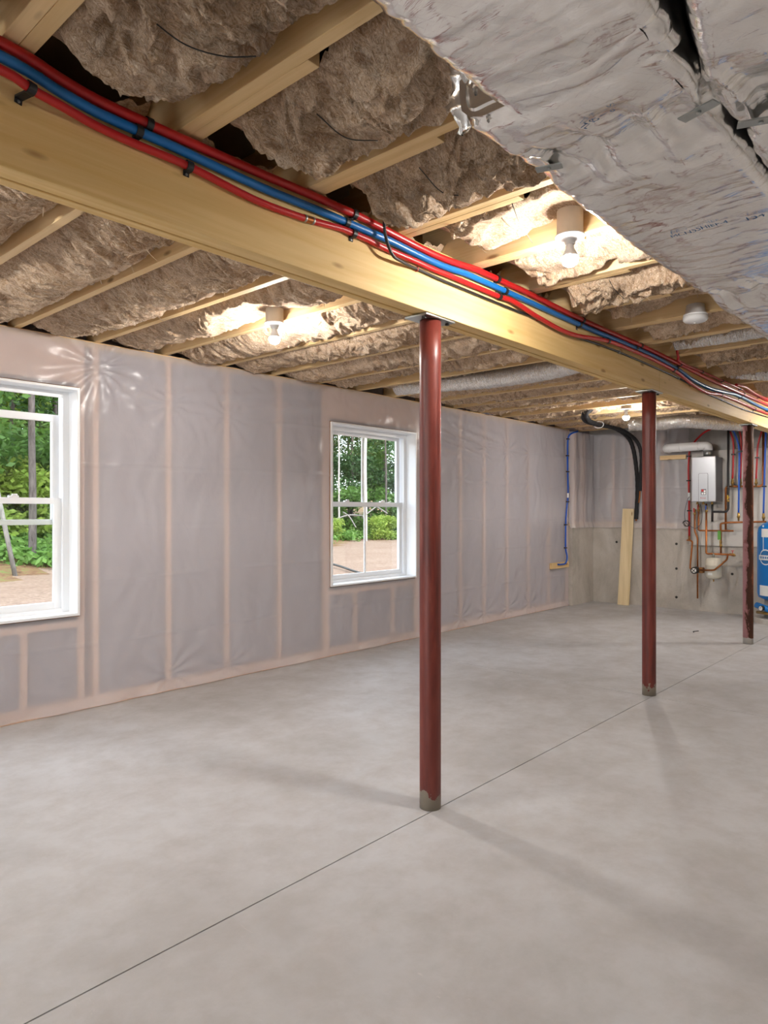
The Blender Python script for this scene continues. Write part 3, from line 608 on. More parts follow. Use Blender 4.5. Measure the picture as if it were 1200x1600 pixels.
MB().lathe([(.060, -.0105), (.064, -.014), (.064, -.030), (.056, -.040), (.004, -.043)], (0, 0, 0), 32).build('cover', 'white_plastic', sm, True)
MB().lathe([(.010, -.0425), (.010, -.045), (.006, -.046)], (.02, .01, 0), 12).build('test_button', 'paper', sm)

# ================================================================== PIPES ALONG THE BEAM
r1, r2, r3 = .0140, .0135, .0115
ypipe = lambda r: YBF-r-.002
R1 = [(-60, 36), (0, 66), (50, 94), (100, 127), (232, 194), (400, 268), (550, 333), (683, 400), (773, 433), (910, 500), (997, 538), (1060, 568), (1107, 592), (1161, 616), (1200, 633), (1260, 660)]
BL = [(-60, 48), (0, 82), (50, 110), (100, 140), (216, 203), (400, 289), (548, 350), (783, 452), (905, 507), (997, 545), (1057, 576), (1080, 592), (1107, 606), (1133, 613), (1156, 618), (1173, 628), (1200, 641), (1260, 668)]
R2 = [(-60, 60), (0, 96), (20, 116), (47, 138), (100, 168), (200, 220), (293, 259), (400, 313), (482, 343), (548, 362), (600, 387), (700, 430), (782, 464), (800, 470), (843, 497), (893, 522), (950, 533), (1000, 552), (1055, 580), (1080, 599), (1104, 613), (1127, 617), (1153, 627), (1179, 639), (1200, 647), (1260, 672)]
def pipe(nm, lb, pts, r, mt, cat='pipe', n=8, seg=12):
    o = MB().tube(spline(pts, n) if n else pts, r, seg).build(nm, mt, None, True); return tag(o, lb, cat)
def bow(x): return .10*np.clip((.86-np.asarray(x, float))/.45, 0, 1)**1.3                 # the pipes stand off the beam at the near end
def sstep(x, a, b): t = np.clip((np.asarray(x, float)-a)/(b-a), 0, 1); return t*t*(3-2*t)
def over(x): return .0145*sstep(x, 2.7, 3.0)*(1-sstep(x, 6.0, 6.3))                       # the lower red pipe passes in front of the cable
def pick(u, v, yf):
    y = float(yf(1.))
    for _ in range(6): p = PY(u, v, y); y = float(yf(p[0]))
    return PY(u, v, y)
XG = np.arange(.40, 9.2, .02)
def curve(px, yf):
    P = np.array(spline([pick(u, v, yf) for u, v in px], 10)); i = np.argsort(P[:, 0]); return np.interp(XG, P[i, 0], P[i, 2])
yR1 = lambda x: ypipe(r1)-bow(x); yB = lambda x: ypipe(r2)-bow(x); yR2 = lambda x: ypipe(r3)-bow(x)-over(x)
zR1 = np.minimum(curve(R1, yR1), ZJ-r1-.002)
zB = np.minimum(curve(BL, yB), zR1-(r1+r2+.0042)); zR2 = np.minimum(curve(R2, yR2), zB-(r2+r3+.0042))      # side by side, never through each other
def onbeam(nm, lb, yf, zs, r, mt): return pipe(nm, lb, [(x, float(yf(x)), z) for x, z in zip(XG, zs)], r, mt, n=0)
onbeam('water_pipe', 'thick red plastic pipe clipped along the top edge of the beam', yR1, zR1, r1, 'pex_red')
onbeam('water_pipe', 'blue plastic pipe clipped along the beam between two red ones', yB, zB, r2, 'pex_blue')
p3 = onbeam('water_pipe', 'thinner red plastic pipe dipping below the blue one along the beam', yR2, zR2, r3, 'pex_red')
def at(px, yf, zs): x = pick(px[0], px[1], yf)[0]; return np.array((x, float(yf(x)), float(np.interp(x, XG, zs))))
a = at((474, 340), yR2, zR2); b = at((490, 346), yR2, zR2); MB().tube([a, a*.9+b*.1, b*.9+a*.1, b], .0124, 14).build('coupling', 'copper', p3, True)
for t in (.12, .88): c_ = a*(1-t)+b*t; d = (b-a)*.08; MB().tube([c_-d, c_+d], .0132, 14).build('crimp_ring', 'steel', p3, True)
r4 = .0085; zcap = ZJ-r4-.001                                  # the thin red pipe stays under the joists
R3 = [(4.95, 1.700, 2.43), (4.955, 1.708, 2.375), (5.02, 1.722, zcap-.006), PY(1060, 563, 1.735), PY(1073, 571, 1.741)]+[PY(u, v, YBF-.012) for u, v in ((1097, 581), (1129, 595), (1156, 605), (1185, 619), (1200, 627))]
R3 = [R3[0], R3[1]]+[(p[0], p[1], min(p[2], zcap)) for p in R3[2:] if p[0] < 9.2]
C3 = np.array(spline(R3, 8)); C3[16:, 2] = np.minimum(C3[16:, 2], zcap)
for q in range(16, len(C3)):                                   # in front of the thick red pipe where they run level
    z1 = float(np.interp(C3[q, 0], XG, zR1)); dz = C3[q, 2]-z1
    if abs(dz) < r1+r4+.001: C3[q, 1] = min(C3[q, 1], float(yR1(C3[q, 0]))-math.sqrt((r1+r4+.001)**2-dz*dz))
pipe('water_pipe', 'thin red pipe curving down from the joists onto the beam top', list(C3), r4, 'pex_red', n=0)
R4 = [PY(1150, 601, 1.70), PY(1165, 604, 1.71), PY(1180, 615, 1.732), PY(1200, 624, 1.734)]
pipe('water_pipe', 'short red pipe joining the beam bundle by the foil hose', [(p[0], p[1], min(p[2], ZJ-.0115)) for p in R4], .010, 'pex_red')
yC = YBF-.0072
CB = [PZ(607, 262, 2.40), PY(607, 285, 1.70), PY(603, 320, 1.715), PY(601, 360, 1.728), PY(612, 396, 1.738), PY(628, 409, 1.752)]+[PY(u, v, yC) for u, v in ((655, 422), (700, 442), (800, 483), (840, 498), (883, 520), (967, 550), (1060, 591), (1100, 613), (1128, 625), (1160, 639), (1200, 652))]
CC = np.array(spline(CB, 10)); CC[:, 1] = np.minimum(CC[:, 1], yC); lo_ = np.interp(CC[:, 0], XG, zR2)-(r3+.0062+.0012)
CC[:, 2] = np.where((CC[:, 1] > yC-.004) & (over(CC[:, 0]) < .0144), np.minimum(CC[:, 2], lo_), CC[:, 2])
pipe('electric_cable', 'black electric cable dropping from the joists and running along the beam', list(CC), .0062, 'black_plastic', 'cable', n=0)
def clip_proto(r, off=0., flip=False):
    c = empty('pipe_clip'); w = .0095
    # half ring round the pipe (axis along x, wall behind at +y) with a nailing tab below
    th = np.linspace(-math.pi*.62, math.pi*.62, 15); vs = []; 
    for sx in (-w, w):
        for rr in (r+.0006, r+.0038):
            for t in th: vs.append((sx, -rr*math.cos(t), rr*math.sin(t)))
    k = len(th); fs = []
    for i in range(k-1):
        fs += [(k+i, k+i+1, 3*k+i+1, 3*k+i), (i+1, i, 2*k+i, 2*k+i+1), (i, i+1, k+i+1, k+i), (2*k+i+1, 2*k+i, 3*k+i, 3*k+i+1)]
    fs += [(0, k, 3*k, 2*k), (k-1, 3*k-1, 4*k-1, 2*k-1)]
    MB().add(vs, fs).build('band', 'black_plastic', c)
    f_ = -1 if flip else 1; zz2 = lambda a, b: sorted((a*f_, b*f_))
    MB().box(-w, w, r*.45, r+.002+off, *zz2(-r-.003, -r*.72)).box(-w, w, r-.0005+off, r+.002+off, *zz2(-r-.014, -r-.0031)).build('tab', 'black_plastic', c)
    yn = r-.0006+off; MB().lathe([(.004, yn), (.004, yn-.0015), (.002, yn-.002)], (0, 0, (-r-.009)*f_), 10, 'y').build('nail_head', 'steel', c)
    return c
protos = {}
def clip(p, d, r, lb, off=0., flip=False):
    key = (r, round(off, 4), flip)
    c = copy_tree(protos[key]) if key in protos else protos.setdefault(key, clip_proto(r, off, flip))
    c.location = p; c.rotation_euler = (0, -math.atan2(d[2], math.hypot(d[0], d[1])), math.atan2(d[1], d[0])); return tag(c, lb, 'pipe clip', 'black clips on the beam pipes')
def clips(pxs, r, yf, zs, lb):
    for px in pxs:
        p = at(px, yf, zs); e_ = .03; q0, q1 = [np.array((x, float(yf(x)), float(np.interp(x, XG, zs)))) for x in (p[0]-e_, p[0]+e_)]
        clip(p, q1-q0, r, lb, max(0., YBF-.002-r-p[1]), r == r3 and 2.5 < p[0] < 6.5)
clips(((232, 194), (553, 334), (777, 435), (910, 500), (1001, 540), (1062, 569), (1161, 616)), r1, yR1, zR1, 'black clip nailed round the thick top red pipe on the beam')
clips(((216, 203), (541, 347), (789, 455), (905, 507), (993, 543), (1057, 576), (1157, 619), (1199, 640)), r2, yB, zB, 'black clip nailed round the blue pipe on the beam')
clips(((47, 138), (295, 260), (552, 364), (780, 463), (950, 533), (1052, 579), (1127, 617), (1179, 639)), r3, yR2, zR2, 'black clip nailed round the lower red pipe on the beam')
for px in ((1097, 581), (1129, 595), (1156, 605), (1184, 619)):
    x = PY(px[0], px[1], YBF-.012)[0]; q = int(np.argmin(np.abs(C3[:, 0]-x)+(np.arange(len(C3)) < 16)*9)); q = min(max(q, 1), len(C3)-2)
    clip(tuple(C3[q]), C3[q+1]-C3[q-1], r4, 'black clip nailed round the thin red pipe over the beam top', max(0., YBF-.002-r4-C3[q][1]))
for i, px in enumerate(((643, 417), (840, 498), (967, 550), (1062, 592), (1128, 625), (1160, 639))):
    x = PY(px[0], px[1], yC)[0]; q = int(np.argmin(np.abs(CC[:, 0]-x)+(CC[:, 1] < yC-.003)*9)); st_ = empty('cable_staple', (CC[q][0], yC, CC[q][2])); tag(st_, 'small staple over the black cable on the beam', 'staple', 'cable staples on the beam')
    m = MB(); m.box(-.002, .002, -.0078, .0071, -.0095, -.0066); m.box(-.002, .002, -.0078, .0071, .0066, .0095); m.box(-.002, .002, -.0078, -.0062, -.0095, .0095); m.build('bridge', 'ink_red' if i < 2 else 'steel', st_)

# ================================================================== FAR CORNER
# blue hose and its block on the window wall
yb_ = 4.355
bpx = ((892, 678, 4.25), (887.5, 686, 4.278), (886.7, 712, 4.305), (887, 737, 4.33), (887.5, 772, 4.35), (885, 800, yb_), (884, 820, yb_), (883.8, 855, yb_), (886, 870, yb_), (883.7, 880, yb_), (877, 882, yb_), (872, 882, yb_))
bp = [PY(903, 674, 4.22)]+[PY(*q) for q in bpx]; ywall = lambda v: float(np.interp(v, [q[1] for q in bpx], [q[2] for q in bpx]))
pipe('water_pipe', 'blue plastic pipe looping down the plastic-covered wall to a wood block', bp, .0105, 'pex_blue_deep')
for (u, v) in ((887.5, 686), (886.7, 712), (887, 737), (887, 784), (884, 820), (883.8, 856)):
    p = PY(u, v, ywall(v)); o = MB().box(p[0]-.026, p[0]+.026, p[1]-.013, p[1]+.013, p[2]-.008, p[2]+.008, .003).build('pipe_clip', 'black_plastic'); tag(o, 'small black clip on the blue pipe by the far corner', 'pipe clip', 'clips on the blue wall pipe')
p = PY(887.4, 774, ywall(774)); o = MB().tube([(p[0], p[1], p[2]-.03), (p[0], p[1], p[2]+.03)], .0135, 12).build('pipe_tag', 'white_plastic'); tag(o, 'white sleeve round the blue pipe on the wall', 'sleeve')
a = PY(858, 891, 4.375); b = PY(886, 882, 4.375)
o = MB().box(8.10, 8.58, 4.3655, 4.390, a[2]+.01, a[2]+.085, .002).build('wood_block', 'wood_x'); tag(o, 'short wood block on the plastic sheet under the blue pipe', 'block')
# leaning board
lb_ = np.array([9.125, 3.855, 0]); lt = np.array([9.196, 3.812, 1.295]); d = lt-lb_; wv = np.array([-.06, .995, .03])*.075; tv = np.array([.018, 0, 0])
o = MB().add([lb_-wv, lb_+wv, lb_+wv+tv, lb_-wv+tv, lt-wv, lt+wv, lt+wv+tv, lt-wv+tv], [(3, 2, 1, 0), (4, 5, 6, 7), (0, 1, 5, 4), (1, 2, 6, 5), (2, 3, 7, 6), (3, 0, 4, 7)])
o.v = [(x, y, max(z, .001)) for x, y, z in o.v]; o = o.build('wood_board', 'board_wood'); tag(o, 'pale knotty board leaning upright against the concrete wall', 'board')
# black insulated tubes
def lineset(nm, lb, pts, r, mt='black_foam'):
    C = spline(pts, 14); o = MB().tube(C, r, 14, True, lambda i, t: .05*math.sin(i*1.6)).build(nm, mt, None, True); return tag(o, lb, 'insulated tube')
A = lineset('insulated_tube', 'longer black ribbed tube dropping to the top of the leaning board', TUBA, .026)
B = lineset('insulated_tube', 'shorter black ribbed tube with a bare copper end', TUBB, .023)
MB().tube(spline([PX(1000, 766, 9.12), PX(999.5, 775, 9.12), PX(998, 786, 9.13)], 5), .010, 10).build('copper_end', 'copper', B, True)
MB().tube(spline([PX(994, 810, 9.185), PX(994, 814, 9.185)], 3), .012, 10).build('copper_end', 'copper', A, True)
p = PZ(932, 663, 2.315); c_ = np.array(p)+(0, -.030, -.008)
o = MB().tube([c_+np.array((.018*math.cos(t)*.3, .062*math.cos(t), .040*math.sin(t))) for t in np.linspace(0, 2*math.pi, 20)], .005, 6).build('cable_tie', 'white_plastic', None, True); tag(o, 'white tie round the two black ribbed tubes', 'tie')
o = MB().box(XB-.07, XB-.035, 3.06, 3.39, 1.93, 1.985, .002).build('wood_block', 'wood_y'); tag(o, 'wood strip under the white vent pipe', 'block')
# ---- tankless heater
xf = 8.945; yl, yr = PX(1080, 740, xf)[1], PX(1118, 740, xf)[1]; zt, zb = PX(1100, 713, xf)[2], PX(1100, 784, xf)[2]
hx = empty('water_heater', ((xf+XB)/2, (yl+yr)/2, zb)); tag(hx, 'silver tankless water heater hung on the grey wall panel', 'water heater')
ox, oy, oz = hx.location
def hp(m, nm, mt, par=None, sm_=False):
    m.v = [(p[0]-ox, p[1]-oy, p[2]-oz) for p in m.v]; return m.build(nm, mt, par or hx, sm_)
hp(MB().box(xf+.03, XB-.024, yr+.002, yl-.002, zb+.004, zt-.004, .008), 'case', 'heater_dark')
fr_ = hp(MB().box(xf, xf+.029, yr, yl, zb, zt, .010), 'front_cover', 'heater_silver')
ym = (yl+yr)/2; pts = [(ym+.052, zb+.004), (ym+.052, zb+.33), (ym+.045, zb+.345), (ym-.045, zb+.345), (ym-.052, zb+.33), (ym-.052, zb+.004)]
hp(MB().prism([(ym+(y-ym)*1.09, z+(.004 if z > zb+.1 else 0)) for y, z in pts][::-1], 0, xf-.002, xf+.001), 'plate_groove', 'heater_dark', fr_)
hp(MB().prism(pts[::-1], 0, xf-.005, xf+.001), 'centre_plate', 'heater_silver', fr_); dp = hp(MB().box(xf-.009, xf-.0052, ym-.036, ym+.024, zb+.085, zb+.155, .001), 'display', 'heater_dark', fr_)
hp(MB().box(xf-.0105, xf-.0092, ym-.008, ym+.020, zb+.125, zb+.150), 'red_readout', 'ink_red', fr_)
for q in ((-.030, .118), (-.030, .09), (-.004, .09)): hp(MB().box(xf-.011, xf-.0092, ym+q[0], ym+q[0]+.020, zb+q[1], zb+q[1]+.022, .001), 'button', 'white_plastic', fr_)
mw = Matrix(((0, 0, -1, xf-.0056-ox), (-1, 0, 0, ym-oy), (0, 1, 0, zb+.045-oz), (0, 0, 0, 1))); text('lettering', 'Rinnai', .026, 'ink_red', mw, fr_)
for q in (.25, .6, .85): hp(MB().lathe([(.012, 0), (.012, -.02), (.016, -.022), (.016, -.035)], (xf+.1, yr+(yl-yr)*q, zb+.004), 10), 'port', 'brass', hx)
# vent
xv = 9.06; ye = PX(1106, 700, xv)[1]; ztv = PX(1100, 697, xv)[2]; yw = PX(1040, 700, xv)[1]
vt = MB().tube(fillet([(xv, ye, ztv-.055), (xv, ye, ztv), (xv, yw, ztv), (XB-.02, yw+.02, ztv)], .088, 10), .054, 24).build('vent_pipe', 'white_plastic', None, True); tag(vt, 'white vent pipe elbowing from the heater top into the wall', 'vent pipe')
for y in (ye+.10, ye+.32): MB().tube([(xv, y, ztv), (xv, y+.012, ztv)], .0575, 24).build('joint_ring', 'white_plastic', vt, True)
MB().tube([(xv, ye, zt-.002), (xv, ye, ztv-.05)], .049, 24).build('steel_collar', 'steel', vt, True)
# ---- copper and iron runs
def run(nm, lb, px, r, mt, x, cat='pipe', rr=.02):
    P = [PX(u, v, x if not isinstance(x, (list, tuple)) else x[i]) for i, (u, v) in enumerate(px)]
    o = MB().tube(fillet(P, rr), r, 10).build(nm, mt, None, True); return tag(o, lb, cat)
xc = 9.06; rc = .0105
run('copper_pipe', 'copper pipe with a jog running down to an open end near the floor', [(1085.5, 803), (1085.5, 830), (1090, 841), (1090, 935)], rc, 'copper', 9.155)
run('copper_pipe', 'copper pipe from the heater turning across the panel to a capped end', [(1091.5, 787), (1091.5, 829), (1146, 829.5)], rc, 'copper', xc+.10)
run('copper_pipe', 'copper pipe from the heater down to the manifold over the cream tank', [(1103.5, 787), (1103.5, 865), (1138, 866.5), (1147, 868)], .012, 'copper', xc)
run('copper_pipe', 'copper riser with a green tag joining the lower header', [(1126.5, 866), (1126, 818), (1138, 816.5), (1200, 815)], .012, 'copper', xc+.06)
run('copper_pipe', 'copper loop swinging under the manifold to the pump', [(1137, 867), (1136, 874), (1126, 883), (1116, 891), (1104, 891), (1094, 890.5)], rc, 'copper', [xc, xc-.05, xc-.13, xc-.13, xc-.10, xc-.02])
run('copper_pipe', 'copper pipe rising left of the pump to the red pipe', [(1089, 890), (1078.5, 889), (1078.5, 884), (1082, 846), (1077, 844), (1073, 844)], rc, 'copper', 9.10)
run('copper_pipe', 'copper header under the red and blue pipe ends', [(1134, 828), (1134, 762), (1139, 760), (1188, 760), (1192, 757), (1193, 670)], .0125, 'copper', 9.17)
run('gas_pipe', 'black iron gas pipe dropping past the heater', [(1138, 672), (1138, 796), (1134, 800), (1113, 799.5)], .0135, 'iron_black', [9.12, 9.12, 9.1, 9.06])
run('gas_pipe', 'short black drip leg under the heater', [(1113, 786), (1113, 815)], .0125, 'iron_black', 9.06)
o = run('red_hose', 'red plastic pipe running down left of the heater', [(1117, 668), (1100, 675), (1085, 690), (1077, 704), (1075.5, 730), (1076.5, 770), (1077, 838)], .0115, 'pex_red', [8.95, 9.05, 9.14, 9.17, 9.17, 9.17, 9.17], 'pipe', .08)
p = PX(1076.8, 776, 9.17); MB().tube([(p[0], p[1], p[2]-.05), (p[0], p[1], p[2]+.05)], .0145, 12).build('white_sleeve', 'white_plastic', o, True)
p = PX(1077, 841, 9.17); MB().tube([(p[0], p[1], p[2]-.03), (p[0], p[1], p[2]+.03)], .0125, 12).build('fitting', 'copper', o, True)
for (u, v) in ((1076, 713), (1076, 751), (1077, 798)):
    p = PX(u, v, 9.17); MB().box(p[0]-.012, p[0]+.014, p[1]-.026, p[1]+.026, p[2]-.008, p[2]+.008, .003).build('clip', 'black_plastic', o)
PEX = [('pex_red', 'leftmost red plastic pipe over the copper header', [(1141, 674), (1145.5, 690), (1146, 710), (1144.5, 748)]),
       ('pex_blue_deep', 'blue plastic pipe passing in front of the copper header', [(1145, 671), (1152, 688), (1155, 706), (1154.5, 760), (1154, 801)]),
       ('pex_red', 'red plastic pipe right beside the blue one', [(1155, 672), (1157.5, 684), (1158, 705), (1157, 748)]),
       ('pex_blue_deep', 'blue plastic pipe half hidden by the rusty column', [(1176, 672), (1170, 695), (1165.5, 720), (1166, 745), (1170, 765)]),
       ('pex_red', 'red plastic pipe just past the rusty column', [(1190, 674), (1184.5, 695), (1183, 715), (1181.5, 748)]),
       ('pex_blue_deep', 'blue plastic pipe dropping behind the blue tank', [(1196.5, 674), (1195.5, 710), (1194, 760), (1193, 802)])]
for mt, lb, px in PEX:
    x = 9.155 if 'red' in mt else 9.12
    o = MB().tube(spline([PX(u, v, x) for u, v in px], 8), .0105, 10).build('supply_pipe', mt, None, True); tag(o, lb, 'pipe', 'plastic supply pipes on the panel')
    u, v = px[-1]; p = PX(u, v, x); MB().lathe([(.012, 0), (.014, -.01), (.014, -.035), (.019, -.04), (.019, -.06), (.012, -.065), (.010, -.10)], p, 12).build('end_valve', 'brass', o, True)
    u, v = px[2]; p = PX(u, v, x); MB().box(p[0]-.012, p[0]+.02, p[1]-.024, p[1]+.024, p[2]-.008, p[2]+.008, .003).build('clip', 'black_plastic', o)
for q, (u, lb) in enumerate(((1151.5, 'grey conduit between the red and blue pipe tops'), (1162, 'grey conduit behind the rusty column top'))):
    o = MB().tube([PX(u, 668, 9.22), PX(u, 700, 9.22)], .016, 10).build('conduit', 'rim_grey', None, True); tag(o, lb, 'conduit')
# manifold pieces
def valve(u, v, x, lb, handle, hm):
    p = PX(u, v, x); e_ = empty('ball_valve', p); tag(e_, lb, 'valve')
    MB().lathe([(.012, -.035), (.017, -.03), (.017, -.012), (.013, -.008), (.013, .008), (.017, .012), (.017, .03), (.012, .035)], (0, 0, 0), 12).build('body', 'brass', e_, True)
    MB().box(-.032, -.018, -.006, .006, -.004, .05, .002).build('handle', hm, e_); return e_
valve(1085.5, 800, 9.155, 'brass service valve with a red lever under the heater', 0, 'ink_red'); valve(1091.5, 795, xc+.10, 'brass valve with a red lever beside the red one', 0, 'ink_red')
valve(1103.8, 796, xc, 'brass service valve with a blue lever under the heater', 0, 'pex_blue_deep'); valve(1138, 780, 9.12, 'gas cock with a yellow lever on the black pipe', 0, 'yellow')
valve(1126.2, 850, xc+.06, 'brass check valve below the green tag', 0, 'brass')
p = PX(1144, 866, xc); e_ = empty('drain_valve', p); tag(e_, 'small brass drain cock with a red handle on the manifold end', 'valve')
MB().tube([(0, .03, 0), (0, -.02, 0), (-.005, -.035, -.02)], .012, 10).build('body', 'brass', e_, True); MB().lathe([(.004, .0), (.004, .03), (.018, .031), (.018, .037)], (0, -.005, .008), 10).build('handle', 'ink_red', e_)
p = PX(1123.8, 837, xc+.02); o = MB().box(p[0]-.002, p[0]+.002, p[1]-.018, p[1]+.018, p[2]-.05, p[2]+.06, .001).build('paper_tag', 'green_tag'); tag(o, 'green tag hanging on the copper riser', 'tag')
# pump
p = PX(1089, 890.5, 9.07); pu = empty('circulation_pump', p); tag(pu, 'small round circulator pump on the copper loop', 'pump')
MB().tube([(.0, .0, 0), (-.11, 0, 0)], .042, 20).build('motor', 'dark_steel', pu, True); MB().lathe([(.028, -.112), (.028, -.118), (.01, -.12)], (0, 0, 0), 16, 'x').build('end_cap', 'paper', pu); MB().box(-.04, .03, -.085, -.03, -.035, .035, .01).build('volute', 'foam_brown', pu)
for t in (0, 1.57): MB().tube([(-.121, .026*math.cos(t+.7), .026*math.sin(t+.7)), (-.121, -.026*math.cos(t+.7), -.026*math.sin(t+.7))], .004, 6).build('spoke', 'black_plastic', pu)
# expansion tank
xt = 9.06; p = PX(1115, 888, xt); rt = (PX(1102, 888, xt)[1]-PX(1128, 888, xt)[1])/2*.96; z1_, z0_ = PX(1115, 871, xt)[2], PX(1115, 905, xt)[2]
et = empty('expansion_tank', (xt, p[1], z0_)); tag(et, 'cream expansion tank hanging under the copper manifold', 'tank'); hh = z1_-z0_
MB().lathe([(.02, 0), (rt*.8, .008), (rt, .04), (rt, hh*.62), (rt*1.015, hh*.63), (rt*1.015, hh*.66), (rt, hh*.67), (rt, hh-.045), (rt*.82, hh-.012), (.02, hh)], (0, 0, 0), 28).build('shell', 'tank_cream', et, True)
MB().lathe([(.014, hh-.002), (.014, hh+.05)], (0, 0, 0), 12).build('neck', 'steel', et, True); MB().lathe([(.008, .0), (.008, -.025), (.004, -.03)], (0, 0, 0), 10).build('air_valve', 'brass', et); MB().box(-rt-.002, -rt+.004, -.012, .04, .055, .085).build('sticker', 'paper', et)
# thermostat wire
o = MB().tube(spline([PX(u, v, 9.08) for u, v in ((1094, 788), (1097, 800), (1096, 815), (1090, 824), (1084, 825), (1076, 820), (1071, 815), (1070, 800), (1074, 782), (1077, 776))], 6), .0035, 6).build('control_wire', 'ink_dark', None, True); tag(o, 'thin dark control wire looping under the heater', 'wire')
p = PX(1071, 818, 9.09); o = MB().tube([(p[0]+.006*t, p[1]+.035*math.cos(t), p[2]+.035*math.sin(t)) for t in np.linspace(0, 12.6, 60)], .0045, 6).build('wire_coil', 'black_plastic', None, True); tag(o, 'small coil of black wire beside the red pipe', 'wire')

# ---- blue tank on its pad
rb = .26; xtk = 8.80
ytk = PX(1183, 860, xtk)[1]; dirv = np.array(PX(1183, 800, 9.))[:2]; dirv /= np.linalg.norm(dirv); nrm = np.array([dirv[1], -dirv[0]])
ctr = np.array([xtk, ytk])+nrm*rb; dpx = lambda z_: z_
bt = empty('pressure_tank', (ctr[0], ctr[1], 0), 0); tag(bt, 'tall bright blue pressure tank on a concrete pad', 'tank')
dd = float(np.dot(ctr, FW[:2])); zpx = lambda v: HC+(YH-v)*dd/F
ztop, zbot = zpx(816), zpx(938)
MB().lathe([(.0, 0)]+[(rb*1.12, 0), (rb*1.12, .055), (rb*1.08, .06)], (0, 0, 0), 36).build('pad', 'concrete_wall', bt)
MB().lathe([(rb*.72, .06), (rb*.72, zbot-.002)], (0, 0, 0), 30).build('stand', 'rim_grey', bt, True)
sh = MB().lathe([(.05, zbot), (rb*.75, zbot+.004), (rb*.96, zbot+.03), (rb, zbot+.07), (rb, ztop-.12), (rb*.95, ztop-.06), (rb*.8, ztop-.02), (rb*.62, ztop)], (0, 0, 0), 48).build('shell', 'tank_blue', bt, True)
MB().lathe([(rb*.63, ztop+.001), (rb*.66, ztop+.012), (rb*.55, ztop+.04), (rb*.3, ztop+.055), (.01, ztop+.058)], (0, 0, 0), 32).build('top_cap', 'white_plastic', bt, True)
av = math.atan2(-ctr[1], -ctr[0])                              # direction from the tank to the room's middle
def decal(nm, mt, a0, a1, z0, z1, k=1., par=bt):
    th = np.linspace(a0, a1, 10); vs = [((rb*k+.0015)*math.cos(t), (rb*k+.0015)*math.sin(t), z) for z in (z0, z1) for t in th]
    return MB().add(vs, [(i, i+1, 11+i, 10+i) for i in range(9)]).build(nm, mt, par, True)
def zz_(v): return zpx(v)
aL = av-.62                                                     # a little right of the visible left edge
# which way is left on screen: the tank's left silhouette lies at angle av-pi/2 or +pi/2
left = -nrm; al = math.atan2(left[1], left[0]); sg = 1 if ((al-av+math.pi) % (2*math.pi)-math.pi) > 0 else -1
A_ = lambda q: av+sg*q
decal('label', 'paper', A_(.95), A_(.45), zz_(839), zz_(826)); decal('label', 'paper', A_(1.08), A_(.4), zz_(930), zz_(914)); decal('stripe', 'white_plastic', A_(.86), A_(.82), zz_(861), zz_(839))
def disc(nm, mt, q, v, r, k):
    c = A_(q); vs = []; 
    for j in range(28): t = 2*math.pi*j/28; a = c+r*math.cos(t)/rb; vs.append(((rb+k)*math.cos(a), (rb+k)*math.sin(a), zz_(v)+r*math.sin(t)))
    vs.append(((rb+k)*math.cos(c), (rb+k)*math.sin(c), zz_(v))); return MB().add(vs, [(j, (j+1) % 28, 28) for j in range(28)]).build(nm, mt, bt)
disc('logo_ring', 'paper', .72, 870, .088, .0020); disc('logo_disc', 'ink_blue', .72, 870, .076, .0030); decal('logo_band', 'paper', A_(1.12), A_(.35), zz_(874.5), zz_(867), 1.013); disc('cap_screw', 'white_plastic', .84, 822, .012, .002)
for q in (1.02, .92, .82, .72, .62, .52): decal('logo_print', 'ink_blue', A_(q), A_(q-.06), zz_(872.5), zz_(868.8), 1.018)
g_ = np.array([math.cos(A_(.78)), math.sin(A_(.78)), 0])*(rb*.92); zc = zz_(949)
ga = empty('gauge_manifold', (0, 0, 0)); ga.parent = bt
gm = MB(); tdir = np.array([-g_[1], g_[0], 0]); tdir /= np.linalg.norm(tdir)
gm.tube([g_*1.05+tdir*.12+(0, 0, zc-.02), g_*1.05-tdir*.12+(0, 0, zc+.02)], .034, 14); bpy.data.objects.remove(ga); mf = gm.build('valve_manifold', 'tank_blue', bt, True)
u_ = g_/np.linalg.norm(g_); c0 = g_*1.05+np.array((0, 0, zc))+u_*.03
MB().tube([c0, c0+u_*.03], .030, 20).build('gauge_case', 'black_plastic', mf, True); MB().tube([c0+u_*.0305, c0+u_*.032], .025, 20).build('gauge_face', 'paper', mf)
MB().tube([c0+u_*.033-tdir*.01, c0+u_*.033+tdir*.008+(0, 0, .012)], .002, 6).build('gauge_needle', 'black_plastic', mf)
MB().tube([g_*1.02+tdir*.11+(0, 0, zc-.055), g_*1.02-tdir*.12+(0, 0, zc-.06)], .018, 12).build('brass_pipe', 'brass', bt, True)

# ================================================================== OUTSIDE
gx, gy = np.meshgrid(np.linspace(-25, 70, 130), np.linspace(4.62, 70, 110), indexing='ij')
edge = 12.6+.41*(gx-2)                                         # where the gravel meets the woods
bank = np.clip((gy-edge)/6, 0, 1); gz = -.02+.05*fbm(gx*.3, gy*.3, 3, 3)*np.clip((gy-6)/3, 0, 1)+bank*1.0+.12*bank*fbm(gx, gy, 3, 5)+np.clip((gy-edge-6)/20, 0, 1)*2
og = grid('ground', gx, gy, gz, 'gravel'); struct(og); og.data.materials.append(M['forest_soil'])
pc = np.array([p.center[:] for p in og.data.polygons]); ix = (pc[:, 1] > 12.6+.41*(pc[:, 0]-2)-.1+.5*np.sin(pc[:, 0]*1.3)).astype(np.int32); og.data.polygons.foreach_set('material_index', ix)
def gh(x, y):
    e = 12.6+.41*(x-2); b = min(max((y-e)/6, 0), 1); return -.02+b*1.0+min(max((y-e-6)/20, 0), 1)*2
rs = np.random.RandomState(5)
